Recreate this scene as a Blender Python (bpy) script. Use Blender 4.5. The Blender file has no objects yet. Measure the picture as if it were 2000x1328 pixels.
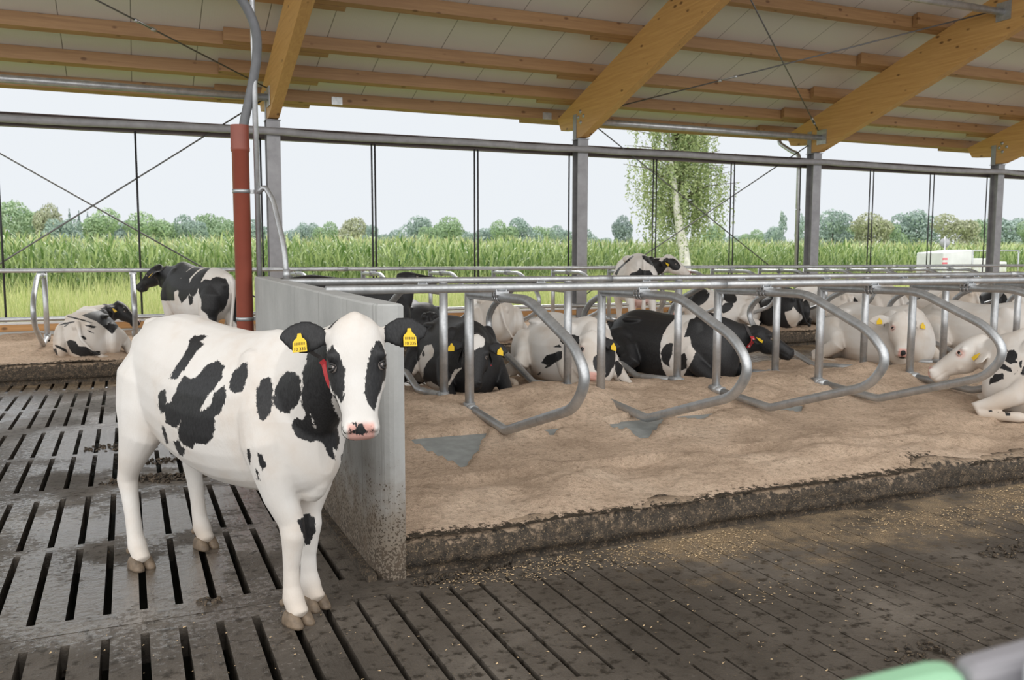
import bpy, bmesh, math, random
import numpy as np
from mathutils import Vector, Matrix, Euler

random.seed(7)
rng = np.random.default_rng(11)
sc = bpy.context.scene
COL = sc.collection
PI = math.pi

# ------------------------------------------------------------------ camera
CAM_H = 1.68
YAW, PIT, ROL, FPX = 0.413109180, -0.0965063360, 0.00106887458, 1708.85
fwd = Vector((math.sin(YAW) * math.cos(PIT), math.cos(YAW) * math.cos(PIT), math.sin(PIT)))
r0 = Vector((math.cos(YAW), -math.sin(YAW), 0))
u0 = r0.cross(fwd)
rgt = r0 * math.cos(ROL) + u0 * math.sin(ROL)
upv = -r0 * math.sin(ROL) + u0 * math.cos(ROL)
cam_d = bpy.data.cameras.new('camera')
cam = bpy.data.objects.new('camera', cam_d)
COL.objects.link(cam)
mw = Matrix((rgt, upv, -fwd)).transposed().to_4x4()
mw.translation = Vector((0, 0, CAM_H))
cam.matrix_world = mw
cam_d.sensor_fit = 'HORIZONTAL'
cam_d.sensor_width = 36.0
cam_d.lens = FPX / 2000.0 * 36.0
cam_d.clip_start = 0.02
cam_d.clip_end = 2000
cam_d.dof.use_dof = True
cam_d.dof.focus_distance = 4.4
cam_d.dof.aperture_fstop = 5.6
sc.camera = cam

# ------------------------------------------------------------------ view
sc.view_settings.view_transform = 'Standard'
sc.view_settings.look = 'None'
sc.view_settings.gamma = 1.0
sc.view_settings.exposure = 0.12
sc.view_settings.use_curve_mapping = False

# ------------------------------------------------------------------ overcast sky
world = bpy.data.worlds.new('overcast_sky')
sc.world = world
world.use_nodes = True
nt = world.node_tree
nt.nodes.clear()
wo = nt.nodes.new('ShaderNodeOutputWorld')
bg = nt.nodes.new('ShaderNodeBackground')
tc = nt.nodes.new('ShaderNodeTexCoord')
vm = nt.nodes.new('ShaderNodeVectorMath'); vm.operation = 'DOT_PRODUCT'
fill_dir = Vector((-0.42, -0.80, 0.42)).normalized()     # added bright patch of sky behind the camera, lights the barn interior
vm.inputs[1].default_value = fill_dir
ramp = nt.nodes.new('ShaderNodeValToRGB')
mr = nt.nodes.new('ShaderNodeMapRange')
mr.inputs['From Min'].default_value = -1.0
mr.inputs['From Max'].default_value = 1.0
nt.links.new(tc.outputs['Generated'], vm.inputs[0])
nt.links.new(vm.outputs['Value'], mr.inputs['Value'])
nt.links.new(mr.outputs['Result'], ramp.inputs['Fac'])
nt.links.new(ramp.outputs['Color'], bg.inputs['Color'])
nt.links.new(bg.outputs['Background'], wo.inputs['Surface'])
SKY = 2.2
bg.inputs['Strength'].default_value = SKY
cr = ramp.color_ramp
cr.elements[0].position = 0.0
cr.elements[0].color = (0.775 / SKY, 0.812 / SKY, 0.850 / SKY, 1)
cr.elements[1].position = 1.0
cr.elements[1].color = (1.0, 0.985, 0.96, 1)
e = cr.elements.new(0.54); e.color = (0.793 / SKY, 0.825 / SKY, 0.858 / SKY, 1)
e = cr.elements.new(0.78); e.color = (0.75, 0.75, 0.745, 1)

# added soft daylight lamp from the field side, brightens crops and far bed
fill_sun_d = bpy.data.lights.new('fill_sun', 'SUN')
fill_sun_d.energy = 2.6
fill_sun_d.angle = math.radians(40)
fill_sun_d.color = (1.0, 0.97, 0.92)
fill_sun = bpy.data.objects.new('fill_sun', fill_sun_d)
COL.objects.link(fill_sun)
fill_sun.rotation_euler = Vector((0.22, 0.74, 0.66)).to_track_quat('Z', 'Y').to_euler()

# ------------------------------------------------------------------ helpers
def tag(o, label=None, cat=None, group=None, kind=None):
    if label: o['label'] = label
    if cat: o['category'] = cat
    if group: o['group'] = group
    if kind: o['kind'] = kind
    return o

def empty(name, loc=(0, 0, 0), rz=0.0):
    o = bpy.data.objects.new(name, None)
    o.empty_display_size = 0.1
    o.location = loc
    o.rotation_euler = (0, 0, rz)
    COL.objects.link(o)
    return o

def copy_tree(o, parent=None):
    c = o.copy()
    COL.objects.link(c)
    if parent: c.parent = parent
    for ch in list(o.children):
        copy_tree(ch, c)
    return c

def frame_from(d):
    d = d.normalized()
    h = Vector((0, 0, 1)) if abs(d.z) < 0.95 else Vector((0, 1, 0))
    u = h.cross(d).normalized()
    return u, d.cross(u)

def fillet(pts, rad, n=6):
    """Round the inner corners of a polyline; rad is one radius or one per point."""
    P = [Vector(p) for p in pts]
    if not hasattr(rad, '__len__'): rad = [rad] * len(P)
    out = [P[0]]
    for i in range(1, len(P) - 1):
        a, b, c = P[i - 1], P[i], P[i + 1]
        d1, d2 = (a - b), (c - b)
        l1, l2 = d1.length, d2.length
        t = min(rad[i], l1 * 0.49, l2 * 0.49)
        p1, p2 = b + d1 / l1 * t, b + d2 / l2 * t
        for k in range(n + 1):
            s = k / n
            out.append(p1 * (1 - s) ** 2 + b * 2 * s * (1 - s) + p2 * s * s)
    out.append(P[-1])
    return out

class MB:
    def __init__(s):
        s.v, s.f, s.sm = [], [], []
    def add(s, verts, faces, smooth=False):
        b = len(s.v)
        s.v.extend([tuple(x) for x in verts])
        s.f.extend([tuple(i + b for i in f) for f in faces])
        s.sm.extend([smooth] * len(faces))
        return s
    def box(s, lo, hi):
        x0, y0, z0 = lo; x1, y1, z1 = hi
        v = [(x0, y0, z0), (x1, y0, z0), (x1, y1, z0), (x0, y1, z0), (x0, y0, z1), (x1, y0, z1), (x1, y1, z1), (x0, y1, z1)]
        return s.add(v, [(0, 3, 2, 1), (4, 5, 6, 7), (0, 1, 5, 4), (1, 2, 6, 5), (2, 3, 7, 6), (3, 0, 4, 7)])
    def prism(s, poly, d0, d1):
        """poly: list of 3D points; extruded from +d0 to +d1 (vectors)."""
        n = len(poly)
        d0, d1 = Vector(d0), Vector(d1)
        v = [Vector(p) + d0 for p in poly] + [Vector(p) + d1 for p in poly]
        f = [tuple(range(n - 1, -1, -1)), tuple(range(n, 2 * n))]
        for i in range(n):
            j = (i + 1) % n
            f.append((i, j, j + n, i + n))
        return s.add(v, f)
    def tube(s, pts, r, n=10, cap=True, close=False):
        P = [Vector(p) for p in pts]
        m = len(P)
        if not hasattr(r, '__len__'): r = [r] * m
        T = []
        for i in range(m):
            a = P[i - 1] if (i > 0 or close) else P[i]
            b = P[(i + 1) % m] if (i < m - 1 or close) else P[i]
            T.append((b - a).normalized())
        u, w = frame_from(T[0])
        V = []
        for i in range(m):
            t = T[i]
            u = (u - t * u.dot(t))
            if u.length < 1e-6: u, _ = frame_from(t)
            u.normalize()
            w = t.cross(u)
            for k in range(n):
                a = 2 * PI * k / n
                V.append(P[i] + u * (math.cos(a) * r[i]) + w * (math.sin(a) * r[i]))
        F = []
        for i in range(m if close else m - 1):
            i2 = (i + 1) % m
            for k in range(n):
                k2 = (k + 1) % n
                F.append((i * n + k, i * n + k2, i2 * n + k2, i2 * n + k))
        if cap and not close:
            F.append(tuple(range(n - 1, -1, -1)))
            F.append(tuple((m - 1) * n + k for k in range(n)))
        return s.add(V, F, True)
    def loft(s, rings, n=20):
        """rings: (centre, u, v, a, b, exponent, top-width) ; closed tube with domed ends."""
        V = []
        for (c, u, v, a, b, e, tw) in rings:
            c, u, v = Vector(c), Vector(u), Vector(v)
            for k in range(n):
                t = 2 * PI * k / n
                ct, st = math.cos(t), math.sin(t)
                x = math.copysign(abs(ct) ** (2 / e), ct) * a
                y = math.copysign(abs(st) ** (2 / e), st) * b
                if st > 0: x *= 1 + (tw - 1) * st ** 2.2
                V.append(c + u * x + v * y)
        m = len(rings)
        F = []
        for i in range(m - 1):
            for k in range(n):
                k2 = (k + 1) % n
                F.append((i * n + k, i * n + k2, (i + 1) * n + k2, (i + 1) * n + k))
        b0 = len(V); V.append(Vector(rings[0][0])); V.append(Vector(rings[-1][0]))
        for k in range(n):
            k2 = (k + 1) % n
            F.append((b0, k2, k))
            F.append((b0 + 1, (m - 1) * n + k, (m - 1) * n + k2))
        return s.add(V, F, True)
    def ellipsoid(s, c, r, nu=14, nv=8, rot=None):
        V, F = [], []
        c = Vector(c)
        for j in range(nv + 1):
            ph = PI * j / nv - PI / 2
            for i in range(nu):
                th = 2 * PI * i / nu
                p = Vector((math.cos(ph) * math.cos(th) * r[0], math.cos(ph) * math.sin(th) * r[1], math.sin(ph) * r[2]))
                if rot: p = rot @ p
                V.append(c + p)
        for j in range(nv):
            for i in range(nu):
                i2 = (i + 1) % nu
                F.append((j * nu + i, j * nu + i2, (j + 1) * nu + i2, (j + 1) * nu + i))
        return s.add(V, F, True)
    def build(s, name, mat=None, parent=None, bevel=0.0, merge=False, loc=None):
        me = bpy.data.meshes.new(name)
        me.from_pydata(s.v, [], s.f)
        me.polygons.foreach_set('use_smooth', s.sm)
        me.update()
        o = bpy.data.objects.new(name, me)
        COL.objects.link(o)
        if mat: me.materials.append(mat)
        if parent: o.parent = parent
        if loc: o.location = loc
        if bevel:
            md = o.modifiers.new('bevel', 'BEVEL')
            md.width = bevel; md.segments = 2; md.limit_method = 'ANGLE'
        return o

# ------------------------------------------------------------------ materials
def new_mat(name):
    m = bpy.data.materials.new(name)
    m.use_nodes = True
    n = m.node_tree.nodes
    b = n['Principled BSDF']
    return m, m.node_tree, n, m.node_tree.links, b

def ramp_node(nt, fac, stops):
    r = nt.nodes.new('ShaderNodeValToRGB')
    el = r.color_ramp.elements
    while len(el) < len(stops): el.new(0.5)
    for e, (p, c) in zip(el, stops):
        e.position = p
        e.color = (c[0], c[1], c[2], 1) if hasattr(c, '__len__') else (c, c, c, 1)
    nt.links.new(fac, r.inputs['Fac'])
    return r.outputs['Color']

def mapped(nt, scale=(1, 1, 1), coord='Object'):
    t = nt.nodes.new('ShaderNodeTexCoord')
    m = nt.nodes.new('ShaderNodeMapping')
    m.inputs['Scale'].default_value = scale
    nt.links.new(t.outputs[coord], m.inputs['Vector'])
    return m.outputs['Vector']

def noise(nt, vec, scale, detail=4, rough=0.55, dist=0.0):
    n = nt.nodes.new('ShaderNodeTexNoise')
    n.inputs['Scale'].default_value = scale
    n.inputs['Detail'].default_value = detail
    n.inputs['Roughness'].default_value = rough
    n.inputs['Distortion'].default_value = dist
    if vec is not None: nt.links.new(vec, n.inputs['Vector'])
    return n.outputs['Fac']

def mixc(nt, fac, a, b):
    m = nt.nodes.new('ShaderNodeMix')
    m.data_type = 'RGBA'
    for sock, val in ((0, fac), (6, a), (7, b)):
        if hasattr(val, 'is_linked'): nt.links.new(val, m.inputs[sock])
        elif sock == 0: m.inputs[0].default_value = val
        else: m.inputs[sock].default_value = (val[0], val[1], val[2], 1)
    return m.outputs[2]

def mth(nt, op, a, b=0.0, c=0.0, clamp=False):
    m = nt.nodes.new('ShaderNodeMath')
    m.operation = op
    m.use_clamp = clamp
    for i, val in enumerate((a, b, c)):
        if hasattr(val, 'is_linked'): nt.links.new(val, m.inputs[i])
        else: m.inputs[i].default_value = val
    return m.outputs[0]

def smooth01(nt, v, lo, hi):
    m = nt.nodes.new('ShaderNodeMapRange')
    m.interpolation_type = 'SMOOTHSTEP'
    m.inputs['From Min'].default_value = lo
    m.inputs['From Max'].default_value = hi
    nt.links.new(v, m.inputs['Value'])
    return m.outputs['Result']

def bump(nt, b, height, strength=0.3, dist=0.01):
    n = nt.nodes.new('ShaderNodeBump')
    n.inputs['Strength'].default_value = strength
    n.inputs['Distance'].default_value = dist
    nt.links.new(height, n.inputs['Height'])
    nt.links.new(n.outputs['Normal'], b.inputs['Normal'])
    return n

def simple(name, col, rough=0.6, metal=0.0, var=0.15, scale=8.0, bmp=0.0, coord='Object'):
    m, nt, n, l, b = new_mat(name)
    v = mapped(nt, coord=coord)
    f = noise(nt, v, scale, 5)
    lo = [c * (1 - var) for c in col]; hi = [min(1, c * (1 + var)) for c in col]
    l.new(ramp_node(nt, f, [(0.3, lo), (0.7, hi)]), b.inputs['Base Color'])
    b.inputs['Roughness'].default_value = rough
    b.inputs['Metallic'].default_value = metal
    if bmp: bump(nt, b, f, bmp, 0.01)
    return m

def m_galv():
    m, nt, n, l, b = new_mat('galvanised_steel')
    v = mapped(nt)
    f = noise(nt, v, 9, 6, 0.6)
    g = noise(nt, v, 60, 3)
    col = ramp_node(nt, f, [(0.3, (0.42, 0.435, 0.45)), (0.5, (0.55, 0.565, 0.58)), (0.75, (0.68, 0.69, 0.70))])
    l.new(mixc(nt, mth(nt, 'MULTIPLY', g, 0.35), col, (0.25, 0.26, 0.27)), b.inputs['Base Color'])
    b.inputs['Metallic'].default_value = 0.75
    l.new(ramp_node(nt, g, [(0.3, 0.30), (0.7, 0.50)]), b.inputs['Roughness'])
    bump(nt, b, g, 0.05, 0.005)
    return m

def m_wood(name='spruce_beam', a=(0.40, 0.20, 0.065), c=(0.56, 0.32, 0.12), axis=1):
    m, nt, n, l, b = new_mat(name)
    s = [14, 14, 14]; s[axis] = 0.7
    v = mapped(nt, tuple(s))
    f = noise(nt, v, 1.6, 6, 0.6, 0.6)
    col = ramp_node(nt, f, [(0.25, a), (0.75, c)])
    # knots
    s2 = [5.0, 5.0, 5.0]; s2[axis] = 2.6
    v2 = mapped(nt, tuple(s2))
    vo = nt.nodes.new('ShaderNodeTexVoronoi'); vo.inputs['Scale'].default_value = 1.0
    vo.inputs['Randomness'].default_value = 1.0
    l.new(v2, vo.inputs['Vector'])
    k = smooth01(nt, vo.outputs['Distance'], 0.17, 0.07)
    col = mixc(nt, mth(nt, 'MULTIPLY', k, 0.85), col, (0.12, 0.05, 0.016))
    l.new(col, b.inputs['Base Color'])
    b.inputs['Roughness'].default_value = 0.55
    bump(nt, b, f, 0.08, 0.004)
    return m

def m_concrete(name, c0=(0.36, 0.36, 0.345), c1=(0.50, 0.50, 0.48), splash=False, formwork=False):
    m, nt, n, l, b = new_mat(name)
    v = mapped(nt)
    f = noise(nt, v, 2.2, 8, 0.62)
    g = noise(nt, v, 38, 4)
    col = ramp_node(nt, f, [(0.3, c0), (0.7, c1)])
    col = mixc(nt, mth(nt, 'MULTIPLY', g, 0.22), col, (0.22, 0.215, 0.20))
    h = g
    if formwork:
        vs = mapped(nt, (0.4, 7.0, 0.25))
        st = noise(nt, vs, 2.4, 5, 0.7)
        col = mixc(nt, smooth01(nt, st, 0.56, 0.72), col, (0.30, 0.30, 0.29))
    if splash:
        sx = nt.nodes.new('ShaderNodeSeparateXYZ')
        l.new(v, sx.inputs[0])
        hgt = sx.outputs['Z']
        near = smooth01(nt, sx.outputs['Y'], 7.5, 4.6)
        sp = noise(nt, v, 75, 4, 0.6)
        sp2 = noise(nt, v, 7, 4, 0.6)
        thr = mth(nt, 'ADD', mth(nt, 'MULTIPLY', hgt, 0.30), 0.44)
        comb = mth(nt, 'ADD', mth(nt, 'MULTIPLY', sp, 0.72), mth(nt, 'MULTIPLY', sp2, 0.28))
        comb = mth(nt, 'SUBTRACT', comb, mth(nt, 'MULTIPLY', mth(nt, 'SUBTRACT', 1.0, near), 0.06))
        mask = smooth01(nt, mth(nt, 'SUBTRACT', comb, thr), 0.0, 0.03)
        dirt = ramp_node(nt, sp2, [(0.3, (0.030, 0.024, 0.018)), (0.7, (0.13, 0.095, 0.065))])
        # a brown film rises from the foot
        film = smooth01(nt, mth(nt, 'ADD', hgt, mth(nt, 'MULTIPLY', sp2, -0.5)), 0.46, -0.05)
        col = mixc(nt, mth(nt, 'MULTIPLY', film, 0.85), col, (0.17, 0.125, 0.08))
        col = mixc(nt, mask, col, dirt)
    l.new(col, b.inputs['Base Color'])
    b.inputs['Roughness'].default_value = 0.8
    bump(nt, b, h, 0.25, 0.006)
    return m

def m_floor():
    m, nt, n, l, b = new_mat('wet_slatted_concrete')
    v = mapped(nt)
    f = noise(nt, v, 1.1, 7, 0.6)
    g = noise(nt, v, 16, 6, 0.65)
    h = noise(nt, v, 75, 4, 0.6)
    br = noise(nt, mapped(nt, (70, 5, 1)), 1.0, 4, 0.6)           # broom marks
    sx = nt.nodes.new('ShaderNodeSeparateXYZ'); l.new(v, sx.inputs[0])
    base = ramp_node(nt, f, [(0.30, (0.052, 0.043, 0.034)), (0.52, (0.098, 0.083, 0.068)), (0.72, (0.19, 0.165, 0.138))])
    base = mixc(nt, smooth01(nt, g, 0.50, 0.66), base, (0.026, 0.020, 0.014))
    # chaff strewn on the slats: patches along the foot of the bed and scattered specks
    chip = noise(nt, v, 160, 2, 0.5)
    big = noise(nt, v, 2.3, 5, 0.6)
    nearc = mth(nt, 'MULTIPLY', smooth01(nt, sx.outputs['Y'], 2.6, 4.15), smooth01(nt, sx.outputs['X'], 1.2, 3.2))
    strew = mth(nt, 'ADD', mth(nt, 'MULTIPLY', nearc, 0.30), mth(nt, 'MULTIPLY', big, 0.62))
    strew = smooth01(nt, mth(nt, 'ADD', strew, mth(nt, 'MULTIPLY', g, 0.30)), 0.64, 0.84)
    chaffc = ramp_node(nt, chip, [(0.35, (0.10, 0.07, 0.042)), (0.62, (0.42, 0.31, 0.19))])
    base = mixc(nt, mth(nt, 'MULTIPLY', strew, 0.9), base, chaffc)
    spk = mth(nt, 'MULTIPLY', smooth01(nt, chip, 0.66, 0.72), smooth01(nt, big, 0.42, 0.6))
    base = mixc(nt, mth(nt, 'MULTIPLY', spk, 0.7), base, (0.34, 0.22, 0.10))
    # chaff band at the foot of the far bed
    far = mth(nt, 'MULTIPLY', smooth01(nt, sx.outputs['Y'], 11.6, 12.5), smooth01(nt, g, 0.35, 0.55))
    base = mixc(nt, mth(nt, 'MULTIPLY', far, 0.7), base, (0.40, 0.29, 0.18))
    l.new(base, b.inputs['Base Color'])
    wet = smooth01(nt, noise(nt, v, 0.8, 5, 0.6), 0.34, 0.56)
    wl = mth(nt, 'MULTIPLY', smooth01(nt, sx.outputs['X'], 1.25, 0.45), smooth01(nt, sx.outputs['X'], -1.3, -0.15))
    wl = mth(nt, 'MULTIPLY', wl, smooth01(nt, sx.outputs['Y'], 3.3, 4.9))
    wl = mth(nt, 'MAXIMUM', wl, mth(nt, 'MULTIPLY', smooth01(nt, sx.outputs['Y'], 9.3, 10.6), 0.9))
    wet = mth(nt, 'MULTIPLY', wet, mth(nt, 'ADD', mth(nt, 'MULTIPLY', wl, 0.78), 0.22))
    rough = mth(nt, 'SUBTRACT', 0.58, mth(nt, 'MULTIPLY', wet, 0.46))
    rough = mth(nt, 'ADD', rough, mth(nt, 'MULTIPLY', strew, 0.3), clamp=True)
    rough = mth(nt, 'ADD', rough, mth(nt, 'MULTIPLY', smooth01(nt, g, 0.5, 0.7), 0.10), clamp=True)
    l.new(mth(nt, 'ADD', 0.30, mth(nt, 'MULTIPLY', wet, 0.65)), b.inputs['Specular IOR Level'])
    l.new(rough, b.inputs['Roughness'])
    film = smooth01(nt, mth(nt, 'ADD', wet, mth(nt, 'MULTIPLY', mth(nt, 'SUBTRACT', noise(nt, v, 30, 5, 0.7), 0.5), -2.4)), 0.42, 0.66)
    l.new(film, b.inputs['Coat Weight'])
    b.inputs['Coat Roughness'].default_value = 0.10
    b.inputs['Coat IOR'].default_value = 2.5
    cb = nt.nodes.new('ShaderNodeBump'); cb.inputs['Strength'].default_value = 0.30; cb.inputs['Distance'].default_value = 0.02
    l.new(mth(nt, 'ADD', g, mth(nt, 'MULTIPLY', br, 0.35)), cb.inputs['Height']); l.new(cb.outputs[0], b.inputs['Coat Normal'])
    hh = mth(nt, 'ADD', mth(nt, 'MULTIPLY', g, 0.7), mth(nt, 'ADD', mth(nt, 'MULTIPLY', h, 0.25), mth(nt, 'MULTIPLY', br, 0.22)))
    bump(nt, b, hh, 0.50, 0.02)
    return m

def m_sand():
    m, nt, n, l, b = new_mat('sawdust_bedding')
    v = mapped(nt)
    f = noise(nt, v, 1.7, 6, 0.6)
    g = noise(nt, v, 26, 5, 0.65)
    h = noise(nt, v, 190, 4, 0.75)
    col = ramp_node(nt, f, [(0.32, (0.47, 0.345, 0.252)), (0.5, (0.66, 0.495, 0.37)), (0.70, (0.78, 0.61, 0.47))])
    col = mixc(nt, mth(nt, 'MULTIPLY', smooth01(nt, g, 0.42, 0.72), 0.5), col, (0.225, 0.158, 0.105))
    col = mixc(nt, mth(nt, 'MULTIPLY', smooth01(nt, h, 0.52, 0.66), 0.6), col, (0.80, 0.66, 0.48))
    col = mixc(nt, mth(nt, 'MULTIPLY', smooth01(nt, h, 0.46, 0.34), 0.65), col, (0.20, 0.135, 0.085))
    gr = noise(nt, v, 75, 3, 0.8)
    col = mixc(nt, mth(nt, 'MULTIPLY', smooth01(nt, gr, 0.55, 0.70), 0.55), col, (0.24, 0.165, 0.11))
    col = mixc(nt, mth(nt, 'MULTIPLY', smooth01(nt, gr, 0.42, 0.30), 0.5), col, (0.84, 0.70, 0.53))
    # dung trodden along the alley-side edge ("crust" is painted per vertex where the edge is)
    at = nt.nodes.new('ShaderNodeAttribute'); at.attribute_name = 'crust'
    cm = smooth01(nt, mth(nt, 'ADD', at.outputs['Fac'], mth(nt, 'ADD', mth(nt, 'MULTIPLY', mth(nt, 'SUBTRACT', g, 0.5), 2.2), mth(nt, 'MULTIPLY', mth(nt, 'SUBTRACT', h, 0.5), 1.2))), 0.40, 0.62)
    dung = ramp_node(nt, h, [(0.3, (0.028, 0.023, 0.018)), (0.58, (0.065, 0.052, 0.038)), (0.74, (0.23, 0.165, 0.095))])
    col = mixc(nt, cm, col, dung)
    l.new(col, b.inputs['Base Color'])
    b.inputs['Roughness'].default_value = 0.95
    b.inputs['Specular IOR Level'].default_value = 0.15
    hh = mth(nt, 'ADD', mth(nt, 'MULTIPLY', g, 0.8), mth(nt, 'ADD', mth(nt, 'MULTIPLY', h, 0.25), mth(nt, 'MULTIPLY', gr, 0.3)))
    bump(nt, b, hh, 0.9, 0.03)
    return m

def m_curb(name='dung_caked_kerb', spill=0.85):
    m, nt, n, l, b = new_mat(name)
    v = mapped(nt)
    g = noise(nt, v, 22, 6, 0.65)
    h = noise(nt, v, 90, 3, 0.6)
    col = ramp_node(nt, g, [(0.3, (0.022, 0.018, 0.014)), (0.5, (0.060, 0.046, 0.033)), (0.72, (0.16, 0.115, 0.075))])
    col = mixc(nt, mth(nt, 'MULTIPLY', smooth01(nt, h, 0.57, 0.68), 0.8), col, (0.36, 0.26, 0.155))
    ge = nt.nodes.new('ShaderNodeNewGeometry'); sz = nt.nodes.new('ShaderNodeSeparateXYZ'); l.new(ge.outputs['Normal'], sz.inputs[0])
    so = mth(nt, 'ADD', sz.outputs['Z'], mth(nt, 'MULTIPLY', mth(nt, 'SUBTRACT', g, 0.5), 2.6))
    col = mixc(nt, mth(nt, 'MULTIPLY', smooth01(nt, so, 0.45, 1.0), spill), col, (0.42, 0.31, 0.215))
    l.new(col, b.inputs['Base Color'])
    b.inputs['Roughness'].default_value = 0.75
    bump(nt, b, mth(nt, 'ADD', g, mth(nt, 'MULTIPLY', h, 0.4)), 0.9, 0.03)
    return m

def m_roof():
    m, nt, n, l, b = new_mat('roof_sandwich_panel')
    v = mapped(nt)
    sx = nt.nodes.new('ShaderNodeSeparateXYZ'); l.new(v, sx.inputs[0])
    # shallow ribs every 4 cm and a joint every metre (they run down the slope)
    fine = mth(nt, 'PINGPONG', sx.outputs['X'], 0.02)
    fr = mth(nt, 'ABSOLUTE', mth(nt, 'SUBTRACT', mth(nt, 'FRACT', mth(nt, 'ADD', sx.outputs['X'], 0.31)), 0.5))
    joint = smooth01(nt, fr, 0.010, 0.004)
    col = mixc(nt, joint, (0.61, 0.59, 0.56), (0.18, 0.17, 0.16))
    l.new(col, b.inputs['Base Color'])
    b.inputs['Roughness'].default_value = 0.36
    b.inputs['Specular IOR Level'].default_value = 0.7
    hh = mth(nt, 'SUBTRACT', mth(nt, 'MULTIPLY', fine, 20.0), joint)
    bump(nt, b, hh, 0.25, 0.004)
    return m

def m_leaf(name, c0, c1, rough=0.5, sc_=3.0, trans=0.25):
    m, nt, n, l, b = new_mat(name)
    g = nt.nodes.new('ShaderNodeNewGeometry')
    v = mapped(nt)
    f = noise(nt, v, sc_, 3)
    fac = mth(nt, 'ADD', mth(nt, 'MULTIPLY', g.outputs['Random Per Island'], 0.65), mth(nt, 'MULTIPLY', f, 0.35))
    col = ramp_node(nt, fac, [(0.15, c0), (0.85, c1)])
    l.new(col, b.inputs['Base Color'])
    b.inputs['Roughness'].default_value = rough
    tr = nt.nodes.new('ShaderNodeBsdfTranslucent'); l.new(col, tr.inputs['Color'])
    mx = nt.nodes.new('ShaderNodeMixShader'); mx.inputs[0].default_value = trans
    out = n['Material Output']
    l.new(b.outputs[0], mx.inputs[1]); l.new(tr.outputs[0], mx.inputs[2]); l.new(mx.outputs[0], out.inputs['Surface'])
    return m

def m_coat():
    """Holstein coat: 'coat' is the signed distance (m) into a black patch, 'pink' bare skin, 'dirt' soiling."""
    m, nt, n, l, b = new_mat('holstein_coat')
    v = mapped(nt)
    at = nt.nodes.new('ShaderNodeAttribute'); at.attribute_name = 'coat'
    pk = nt.nodes.new('ShaderNodeAttribute'); pk.attribute_name = 'pink'
    dr = nt.nodes.new('ShaderNodeAttribute'); dr.attribute_name = 'dirt'
    n1 = noise(nt, v, 26, 4, 0.6)
    n2 = noise(nt, mapped(nt, (130, 130, 45)), 1.0, 3, 0.6)
    d = mth(nt, 'ADD', at.outputs['Fac'], mth(nt, 'ADD', mth(nt, 'MULTIPLY', mth(nt, 'SUBTRACT', n1, 0.5), 0.022), mth(nt, 'MULTIPLY', mth(nt, 'SUBTRACT', n2, 0.5), 0.022)))
    mask = smooth01(nt, d, -0.0025, 0.0025)
    w = ramp_node(nt, noise(nt, v, 3.0, 5, 0.6), [(0.28, (0.66, 0.585, 0.515)), (0.5, (0.73, 0.695, 0.655)), (0.75, (0.77, 0.75, 0.725))])
    w = mixc(nt, mth(nt, 'MULTIPLY', smooth01(nt, dr.outputs['Fac'], 0.0, 1.0), 0.75), w, (0.46, 0.33, 0.21))
    w = mixc(nt, pk.outputs['Fac'], w, (0.70, 0.40, 0.345))
    k = ramp_node(nt, n2, [(0.3, (0.012, 0.012, 0.013)), (0.7, (0.030, 0.030, 0.032))])
    l.new(mixc(nt, mask, w, k), b.inputs['Base Color'])
    l.new(mth(nt, 'SUBTRACT', 0.72, mth(nt, 'MULTIPLY', mask, 0.22)), b.inputs['Roughness'])
    b.inputs['Specular IOR Level'].default_value = 0.35
    bump(nt, b, mth(nt, 'ADD', n2, mth(nt, 'MULTIPLY', n1, 0.6)), 0.22, 0.006)
    return m

M = {}
M['galv'] = m_galv()
M['wood'] = m_wood('glulam_beam', (0.47, 0.255, 0.085), (0.62, 0.37, 0.14), 1)
M['purlin'] = m_wood('spruce_purlin', (0.27, 0.145, 0.062), (0.40, 0.235, 0.105), 0)
M['board'] = m_wood('timber_board', (0.42, 0.21, 0.075), (0.60, 0.34, 0.14), 0)
M['concrete'] = m_concrete('plain_concrete')
M['wallc'] = m_concrete('board_marked_concrete', (0.40, 0.405, 0.40), (0.52, 0.525, 0.515), splash=True, formwork=True)
M['floor'] = m_floor()
M['pit'] = simple('slurry', (0.012, 0.010, 0.008), 0.5)
M['sand'] = m_sand()
M['curb'] = m_curb()
M['dung'] = m_curb('dung', 0.0)
M['roof'] = m_roof()
M['steel'] = simple('grey_steel', (0.30, 0.30, 0.315), 0.45, 0.3, 0.18, 5)
M['girder'] = simple('dark_grey_steel', (0.15, 0.12, 0.115), 0.5, 0.2, 0.15, 5)
M['tarp'] = simple('rolled_curtain', (0.30, 0.30, 0.315), 0.55, 0.0, 0.15, 6)
M['darkrod'] = simple('dark_rod', (0.035, 0.035, 0.040), 0.5, 0.3)
M['rod'] = simple('steel_tie_rod', (0.16, 0.16, 0.165), 0.4, 0.6)
M['redpvc'] = simple('orange_brown_pvc', (0.25, 0.060, 0.036), 0.38, 0, 0.12, 4)
M['greyhose'] = simple('grey_hose', (0.15, 0.155, 0.165), 0.5, 0, 0.12, 14)
M['rubber'] = simple('black_rubber', (0.015, 0.015, 0.015), 0.6)
M['mat'] = simple('grey_concrete_slab', (0.26, 0.275, 0.27), 0.7, 0, 0.15, 12)
M['coat'] = m_coat()
M['yellow'] = simple('yellow_tag', (0.85, 0.56, 0.02), 0.5, 0, 0.05)
M['ink'] = simple('black_print', (0.03, 0.025, 0.01), 0.6)
M['strap'] = simple('dark_strap', (0.05, 0.045, 0.045), 0.6)
M['redtag'] = simple('red_plastic', (0.55, 0.04, 0.05), 0.45)
M['white'] = simple('white_plastic', (0.80, 0.81, 0.83), 0.5, 0, 0.04)
M['hoof'] = simple('horn', (0.17, 0.125, 0.085), 0.6, 0, 0.4, 25, 0.2)
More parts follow.
